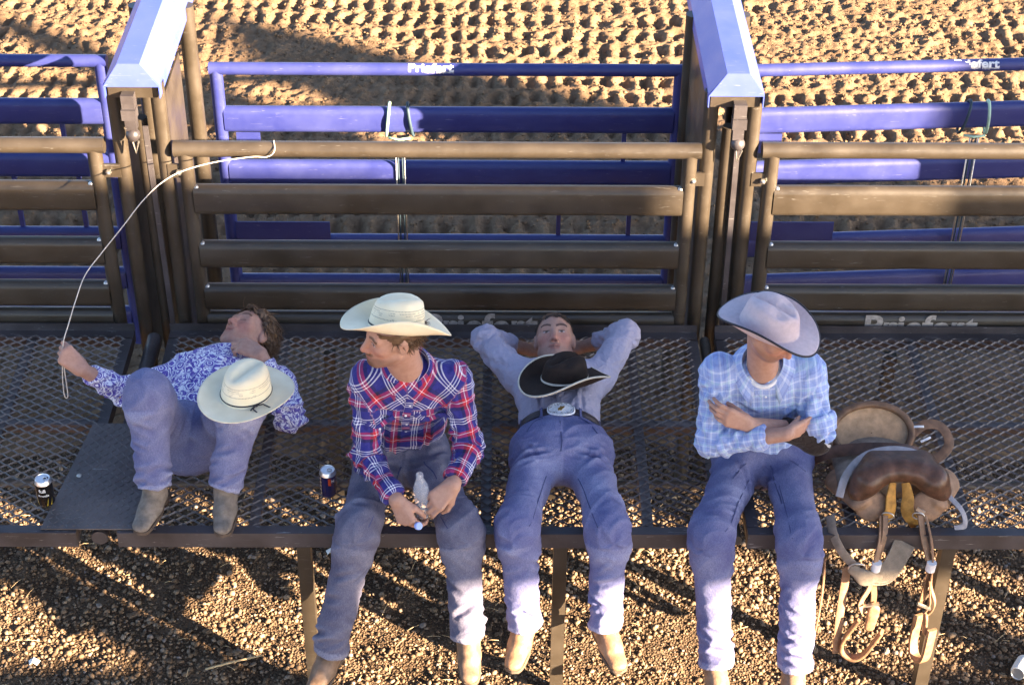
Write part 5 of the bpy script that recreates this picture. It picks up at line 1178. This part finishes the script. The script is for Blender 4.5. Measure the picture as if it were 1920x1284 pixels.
c2 = (-0.661, 5.207, 0.9035); t2, b2 = can(c2, 'navy drinks can with orange patch standing beside the plaid-shirt man', MAT['can_navy'], False)
cyl_poly(c2, 0.0333, [(0.10, 0.066), (0.42, 0.064), (0.42, 0.098), (0.10, 0.100)], MAT['p_orange'], b2); can_text('N', c2, 0.0336, 0.50, 0.012, 0.078, MAT['white_print'], b2, 0.03)
for k in range(5): cyl_poly(c2, 0.0333, [(-1.15, 0.016+0.018*k), (-0.82, 0.014+0.018*k), (-0.80, 0.026+0.018*k), (-1.0, 0.030+0.018*k)], MAT['p_tan'], b2)
# bottle
def m_plastic():
    m = NT('clear_bottle'); m.set(Base_Color=(0.86, 0.90, 1.0, 1), Roughness=0.05, IOR=1.4, Alpha=0.13); return m.m
MAT['clear'] = m_plastic()
def along(a, b):
    d = nrm(np.asarray(b)-np.asarray(a)); e1, e2 = perp(d); M = np.eye(4); M[:3, :3] = np.stack([e1, e2, d], 1); M[:3, 3] = a; return M
bt = thing('bottle', 'clear plastic bottle held between the plaid-shirt man\'s hands', 'bottle', (-0.283, 4.945, 1.02))
Mb = along((-0.279, 4.935, 1.030), (-0.292, 4.955, 1.215))
m = MB(); m.lathe([(0.001, 0.002), (0.024, 0.0), (0.030, 0.006), (0.031, 0.03), (0.0295, 0.05), (0.031, 0.07), (0.031, 0.118), (0.029, 0.132), (0.022, 0.150), (0.0150, 0.165), (0.0128, 0.172), (0.0128, 0.176), (0.0155, 0.177), (0.0155, 0.179), (0.0125, 0.180), (0.0125, 0.190), (0.0105, 0.190), (0.0105, 0.172), (0.020, 0.148), (0.0285, 0.118), (0.0285, 0.008), (0.001, 0.006)], 28, Mb, cap=False); m.obj('shell', MAT['clear'], bt, sharp=50)
m = MB(); m.lathe([(0.0130, 0.1815), (0.0142, 0.1830), (0.0142, 0.1865), (0.0130, 0.188)], 24, Mb, cap=False); m.obj('neck_ring', MAT['clear'], bt, sharp=50)
MAT['blue_cap_p'] = m_simple('pale_blue_plastic', (0.30, 0.42, 0.85), 0.35, 0, 0.05)
m = MB(); m.lathe([(0.001, 0.0), (0.0145, 0.0), (0.0145, 0.012), (0.013, 0.0135), (0.001, 0.0135)], 20, along((-0.300, 4.862, 1.045), (-0.285, 4.845, 1.06))); tag(m.obj('loose_stopper', MAT['blue_cap_p'], sharp=40), 'pale blue bottle cap pinched in fingers below the bottle', 'bottle cap')
# litter
t = thing('crushed_can', 'white drinks can lying on the gravel at the lower right corner', 'can', (2.16, 5.10, 0.04))
Mc = along((2.20, 5.17, 0.030), (2.135, 5.065, 0.055)); m = MB(); m.lathe([(0.026, 0.0), (0.033, 0.012), (0.033, 0.10), (0.028, 0.114)], 24, Mc); m.obj('body', MAT['white_print'], t, sharp=40)
m = MB(); m.lathe([(0.028, 0.1142), (0.0285, 0.118), (0.026, 0.1185), (0.025, 0.1155), (0.001, 0.115)], 24, Mc); m.obj('lid', MAT['alu'], t, sharp=35)
MAT['straw_bit'] = m_simple('dry_straw', (0.46, 0.33, 0.18), 0.85, 0, 0.2)
m = MB(); m.path(smooth_path([(-1.21, 5.105, 0.035), (-1.10, 5.14, 0.042), (-0.985, 5.185, 0.035)], 4), [0.004, 0.0052, 0.0046, 0.0058, 0.005, 0.0044, 0.0052, 0.004, 0.003], 6, flat=None); tag(m.obj('stick', MAT['straw_bit'], sharp=180), 'dry split stick lying on gravel at the lower left', 'stick')
rng = np.random.default_rng(12); m = MB()
for k in range(240):
    x, y = rng.uniform(-2.5, 2.6), rng.uniform(4.9, 6.3); a = rng.uniform(0, np.pi); L = rng.uniform(0.02, 0.07); z = 0.03+float(h_gravel(np.array([x]), np.array([y]))[0]); d = V(math.cos(a), math.sin(a), rng.normal(0, 0.15))*L/2
    m.path([V(x, y, z)-d, V(x, y, z+0.004), V(x, y, z)+d], 0.0014, 4)
tag(m.obj('straw_litter', MAT['straw_bit'], sharp=180), 'scattered bits of dry straw over the gravel', 'straw', kind='stuff')
for x, y, lb in ((1.735, 5.885, 'small blue-white paper scrap on gravel near the right catwalk leg'), (-1.92, 5.13, 'small white paper scrap on gravel at the lower left'), (-0.745, 5.80, 'small grey paper scrap under the left catwalk leg')):
    m = MB(); m.path([V(x-0.02, y, 0.045), V(x-0.004, y+0.006, 0.056), V(x+0.02, y-0.003, 0.046)], 1, flat=(0.028, 0.002), up=V(0, 0, 1)); tag(m.obj('paper_scrap', MAT['white_print'], sharp=0), lb, 'paper scrap')

# ================================================================= saddle
MAT['lea_dark'] = m_leather('dark_brown_leather', (0.085, 0.040, 0.024), 0.34, 0.0012, 60, 0.45)
MAT['lea_mid'] = m_leather('brown_leather', (0.15, 0.080, 0.044), 0.5, 0.0015, 90, 0.4)
MAT['lea_tan'] = m_leather('tan_leather_flap', (0.27, 0.155, 0.09), 0.6, 0.0015, 70, 0.3)
MAT['suede'] = m_leather('tan_suede', (0.42, 0.27, 0.16), 0.95, 0.0012, 300, 0.25)
MAT['lea_grey'] = m_leather('greyed_leather', (0.21, 0.165, 0.13), 0.75, 0.0015, 120, 0.3)
MAT['strap_grey'] = m_leather('pale_grey_strap', (0.30, 0.275, 0.29), 0.7, 0.001, 160, 0.2)
MAT['yellow_felt'] = m_leather('yellow_latigo', (0.42, 0.205, 0.04), 0.7, 0.003, 50, 0.45)
MAT['mohair'] = m_leather('mohair_string', (0.22, 0.18, 0.14), 0.9, 0.002, 200, 0.25)
MAT['tape'] = m_simple('white_tape', (0.72, 0.70, 0.70), 0.6, 0, 0.1)
sd = thing('saddle', 'worn brown bronc riding saddle with hanging stirrups, set on the catwalk edge', 'saddle', (1.5, 5.3, ZD))
def sdf_part(name, S, h, mat, parent=None, it=2, dz=None, nz=0.0):
    v, f = S.mesh(h); v = relax(v, f, it); N = normals(v, f)
    if np.mean(np.einsum('ij,ij->i', N, v-v.mean(0))) < 0: f = f[:, ::-1]; N = -N
    if nz: v = v+N*(nz*fbm(v*14, 3, 3))[:, None]
    return mesh_obj(name, v, f, mat, parent or sd, sharp=180)
S = Sdf(); S.cone((1.50, 5.17, 0.985), (1.47, 5.46, 0.965), 0.195, 0.165, 0.03, (0, 0, 1), 0.36, cap0=True); S.cone((1.50, 5.17, 1.01), (1.47, 5.36, 0.99), 0.10, 0.09, 0.05, (0, 0, 1), 0.55, cap0=True)
sdf_part('skirt', S, 0.007, MAT['lea_grey'], nz=0.006)
# cantle: deep dish with suede seat and rolled leather rim
cc = V(1.468, 5.405, 1.055); ez = nrm(V(0.0, -0.74, 0.67)); ex = V(1, 0, 0); ey = np.cross(ez, ex)
S = Sdf(); S.ell(cc-ez*0.046, (0.166, 0.126, 0.036), np.stack([ex, ey, ez], 1), 0.02); S.cone(cc-ey*0.09-ez*0.06, V(1.48, 5.33, 0.965), 0.09, 0.08, 0.04, (0, 0, 1), 0.6)
sdf_part('cantle', S, 0.006, MAT['lea_mid'])
th = np.linspace(0, 2*np.pi, 60, endpoint=False); m = MB(); m.path([cc+ex*0.155*math.cos(t)+ey*0.112*math.sin(t)+ez*0.008 for t in th], 0.0145, 10, closed=True); m.obj('cantle_rim', MAT['lea_mid'], sd, sharp=180)
m = MB(); m.loft([np.array([cc+ex*0.145*r*math.cos(t)+ey*0.104*r*math.sin(t)+ez*h for t in th]) for r, h in ((1.02, 0.004), (0.9, 0.0005), (0.6, -0.004), (0.3, -0.006), (0.02, -0.0065))], cap=False); m.obj('seat', MAT['suede'], sd, sharp=180)
# swells
S = Sdf()
arc = [(-0.150, -0.010, -0.052), (-0.125, 0.0, -0.005), (-0.065, 0.012, 0.024), (0.0, 0.018, 0.030), (0.065, 0.012, 0.022), (0.125, 0.0, -0.007), (0.150, -0.010, -0.052)]; sw = V(1.532, 5.135, 1.050)
for i in range(6): S.cone(sw+V(*arc[i]), sw+V(*arc[i+1]), (0.050, 0.058, 0.046, 0.046, 0.058, 0.050)[i] if i < 3 else (0.046, 0.046, 0.058)[i-3], (0.058, 0.046, 0.042)[i] if i < 3 else (0.046, 0.058, 0.050)[i-3], 0.02)
S.cone(sw+V(-0.09, 0.08, 0.0), sw+V(0.09, 0.08, 0.0), 0.06, 0.06, 0.04)
S.cone(sw+V(0, -0.09, -0.10), sw+V(0, 0.06, -0.055), 0.060, 0.050, 0.02, sub=True)
sdf_part('swell', S, 0.0055, MAT['lea_dark'])
# gullet lining flaps
for x0, x1, sgn in ((1.500, 1.470, -1), (1.548, 1.585, 1)):
    xm = (x0+x1)/2-0.008*sgn
    m = MB(); Q = smooth_path([(x0, 5.115, 1.045), (xm, 5.085, 1.000), (xm, 5.062, 0.950), (x1, 5.048, 0.905), (x1+0.012*sgn, 5.045, 0.872)], 5); t_ = np.linspace(0, 1, len(Q))
    m.path(Q, 1, flat=(np.interp(t_, [0, 0.3, 0.6, 0.85, 1], [0.030, 0.046, 0.052, 0.040, 0.012]), 0.008), up=nrm(V(-0.45*sgn, -0.85, 0.3))); m.obj('gullet_lining', MAT['yellow_felt'], sd, sharp=50)
# front skirt flaps
for sgn in (-1, 1):
    S = Sdf(); c = V(1.532+sgn*0.105, 5.085, 0.955); S.ell(c, (0.068, 0.018, 0.062), frame((0, -0.85, 0.5), (0, 0.4, 0.9)), 0.02); S.cone(c+V(sgn*0.055, 0.03, 0.02), c+V(sgn*0.11, 0.14, 0.01), 0.048, 0.055, 0.03, (sgn*0.6, 0, 0.8), 0.35)
    sdf_part('skirt_flap', S, 0.0055, MAT['lea_tan'])
# straps across the seat
m = MB(); m.path(smooth_path([(1.300, 5.10, 0.985), (1.330, 5.16, 1.045), (1.40, 5.215, 1.090), (1.50, 5.235, 1.108), (1.60, 5.225, 1.098), (1.665, 5.185, 1.060), (1.69, 5.13, 1.00)], 6), 1, flat=(0.030, 0.005), up=V(0, -0.55, 0.83)); m.obj('grey_strap', MAT['strap_grey'], sd, sharp=40)
m = MB(); m.path(smooth_path([(1.235, 5.33, 0.985), (1.30, 5.31, 1.035), (1.42, 5.29, 1.068), (1.55, 5.29, 1.066), (1.64, 5.31, 1.03)], 6), 1, flat=(0.050, 0.005), up=V(0, -0.5, 0.86)); m.obj('rear_strap', MAT['lea_dark'], sd, sharp=40)
m = MB(); m.path(smooth_path([(1.635, 5.44, 1.02), (1.69, 5.47, 1.045), (1.755, 5.47, 1.035), (1.785, 5.42, 0.995), (1.745, 5.38, 0.955), (1.67, 5.37, 0.945), (1.62, 5.38, 0.95)], 6), 1, flat=(0.040, 0.006), up=V(0.1, -0.5, 0.85)); m.obj('rigging_loop', MAT['lea_mid'], sd, sharp=40)
for a, b in (((1.628, 5.40, 1.09), (1.665, 5.395, 1.095)), ((1.650, 5.35, 1.055), (1.690, 5.365, 1.065))):
    m = MB(); m.path([a, (V(*a)+V(*b))/2+V(0, -0.004, 0.004), b], 1, flat=(0.009, 0.003), up=V(0, -0.5, 0.8)); m.obj('tie_string', MAT['tape'], sd)
m = MB(); m.path(smooth_path([(1.715, 5.12, 0.985), (1.765, 5.06, 0.955), (1.775, 5.02, 0.915), (1.735, 5.01, 0.905)], 6), 1, flat=(0.026, 0.004), up=V(0.6, -0.6, 0.5)); m.obj('side_strap', MAT['strap_grey'], sd, sharp=40)
m = MB(); m.bar((1.585, 5.035, 0.985), (1.615, 5.03, 0.968), 0.014, 0.006, up=(0, -1, 0)); m.obj('strap_end', MAT['alu'], sd)
for x in (1.478, 1.595):
    m = MB(); m.path([(x+0.022*math.cos(t), 5.030-0.006*math.cos(t), 0.952+0.016*math.sin(t)) for t in np.linspace(0, 2*np.pi, 16, endpoint=False)], 0.0028, 6, closed=True); m.obj('rigging_ring', MAT['steel'], sd, sharp=180)
# cinch
m = MB(); m.path(smooth_path([(1.262, 5.04, 0.945), (1.268, 4.985, 0.905), (1.300, 4.945, 0.850), (1.345, 4.93, 0.800), (1.372, 4.925, 0.785)], 6), 1, flat=(0.034, 0.005), up=V(-0.35, -0.8, 0.35)); m.obj('latigo', MAT['lea_grey'], sd, sharp=40)
m = MB(); m.path([(1.362+0.032*math.cos(t), 4.918-0.005*math.sin(t), 0.790+0.024*math.sin(t)) for t in np.linspace(0, 2*np.pi, 20, endpoint=False)], 0.0034, 6, closed=True); m.obj('cinch_ring', MAT['steel'], sd, sharp=180)
m = MB()
for k in range(15):
    o_ = (k-7)*0.0046; rr = rng.normal(0, 0.002)
    m.path(smooth_path([V(1.378, 4.922, 0.772)+V(0.3, 0, 1.0)*o_*0.35, V(1.425, 4.918+rr, 0.742)+V(-0.25, 0.1, 1)*o_*1.0, V(1.490, 4.928, 0.768)+V(-0.5, 0.2, 0.9)*o_*1.3, V(1.545, 4.975, 0.868)+V(-1.0, 0.2, 0.5)*o_*1.1], 5), 0.0040, 6)
m.obj('mohair_cinch', MAT['mohair'], sd, sharp=180)
S = Sdf(); S.cone((1.350, 4.918, 0.778), (1.400, 4.908, 0.745), 0.024, 0.032, 0.02, (0, 1, 0), 0.35); S.cone((1.400, 4.908, 0.745), (1.45, 4.912, 0.745), 0.032, 0.018, 0.02, (0, 1, 0), 0.35); sdf_part('cinch_pad', S, 0.005, MAT['mohair'])
# stirrup leathers, tape, buckles, stirrups
def leather(P, w_, mat, name='stirrup_leather', up=(0.35, -0.9, 0.1)):
    m = MB(); m.path(smooth_path(P, 6), 1, flat=(w_, 0.006), up=nrm(V(*up))); return m.obj(name, mat, sd, sharp=40)
leather([(1.468, 5.03, 0.955), (1.462, 4.975, 0.90), (1.440, 4.935, 0.82), (1.436, 4.925, 0.72), (1.446, 4.92, 0.64), (1.448, 4.92, 0.585)], 0.026, MAT['lea_mid'])
leather([(1.455, 5.03, 0.950), (1.448, 4.965, 0.89), (1.432, 4.925, 0.82), (1.424, 4.915, 0.70), (1.402, 4.912, 0.630), (1.398, 4.910, 0.600), (1.415, 4.91, 0.560)], 0.022, MAT['lea_tan'])
leather([(1.600, 5.025, 0.960), (1.612, 4.970, 0.89), (1.640, 4.930, 0.80), (1.640, 4.925, 0.70), (1.636, 4.92, 0.62), (1.632, 4.92, 0.57)], 0.026, MAT['lea_mid'])
leather([(1.622, 5.03, 0.955), (1.640, 4.965, 0.89), (1.652, 4.925, 0.80), (1.656, 4.915, 0.70), (1.682, 4.912, 0.620), (1.680, 4.910, 0.575), (1.655, 4.91, 0.535)], 0.020, MAT['lea_tan'], up=(0.9, -0.4, 0.1))
leather([(1.648, 4.915, 0.73), (1.660, 4.912, 0.655), (1.667, 4.912, 0.60), (1.650, 4.91, 0.555)], 0.020, MAT['lea_tan'], up=(0.9, -0.4, 0.1))
for x in (1.4345, 1.643):
    m = MB(); m.tube((x, 4.922, 0.775), (x+0.002, 4.921, 0.815), 0.0185, 12); m.obj('tape_wrap', MAT['tape'], sd, sharp=40)
for c, tl in ((V(1.437, 4.900, 0.612), 0.25), (V(1.640, 4.900, 0.605), -0.5)):
    d = V(math.cos(tl), 0, math.sin(tl)); m = MB(); m.bar(c-d*0.030, c+d*0.030, 0.008, 0.012, up=(0, -1, 0)); m.obj('stirrup_buckle', MAT['steel'], sd)
def stirrup(c, ax, up, w_, hgt, mat):
    """oxbow: tall U loop of bent wood bound in leather"""
    up = nrm(up); ax = nrm(ax-up*np.dot(ax, up)); P = []
    for t in np.linspace(-1, 1, 25):
        a = t*np.pi*0.5; x = w_*math.sin(a)**1 if abs(t) < 1 else w_*math.copysign(1, t); P.append(c+ax*w_*np.sign(t)*min(1, abs(math.sin(a))**0.75)*(1 if True else 0)-up*hgt*(math.cos(a)**0.9-0.0)*0.45)
    P = [P[0]+up*hgt*0.55]+[P[0]+up*hgt*0.3]+P+[P[-1]+up*hgt*0.3]+[P[-1]+up*hgt*0.55]
    n = np.cross(ax, up); m = MB(); m.path(smooth_path(P, 3), 1, flat=(0.042, 0.014), up=[None]) if False else None
    Q = smooth_path(P, 3); T = np.gradient(Q, axis=0); ups = [nrm(np.cross(n, t)) for t in T]; m = MB(); m.path(Q, 1, flat=(0.040, 0.013), up=ups); o = m.obj('stirrup', mat, sd, sharp=50)
    return o
stirrup(V(1.408, 4.895, 0.415), V(0.9, -0.35, 0), V(0.36, -0.05, 0.93), 0.050, 0.19, MAT['boot_tan'])
stirrup(V(1.655, 4.895, 0.415), V(0.38, -0.9, 0), V(0.04, 0.05, 1.0), 0.046, 0.19, MAT['boot_tan'])
S = Sdf(); S.cone((1.450, 4.900, 0.585), (1.442, 4.893, 0.500), 0.026, 0.022, 0.01, (0, 1, 0), 0.45); sdf_part('stirrup_keeper', S, 0.005, MAT['boot_tan'])
S = Sdf(); S.cone((1.655, 4.900, 0.545), (1.660, 4.893, 0.480), 0.022, 0.020, 0.01, (1, 0, 0), 0.45); sdf_part('stirrup_keeper', S, 0.005, MAT['boot_tan'])
leather([(1.335, 4.955, 0.76), (1.333, 4.945, 0.62), (1.330, 4.93, 0.50), (1.334, 4.92, 0.375), (1.336, 4.915, 0.335)], 0.032, MAT['lea_tan'], 'hanging_strap', up=(0.15, -0.97, 0.1))
leather([(1.248, 4.965, 0.80), (1.252, 4.945, 0.62), (1.240, 4.915, 0.46), (1.222, 4.90, 0.33)], 0.030, MAT['lea_tan'], 'hanging_strap', up=(0.95, -0.3, 0.1))
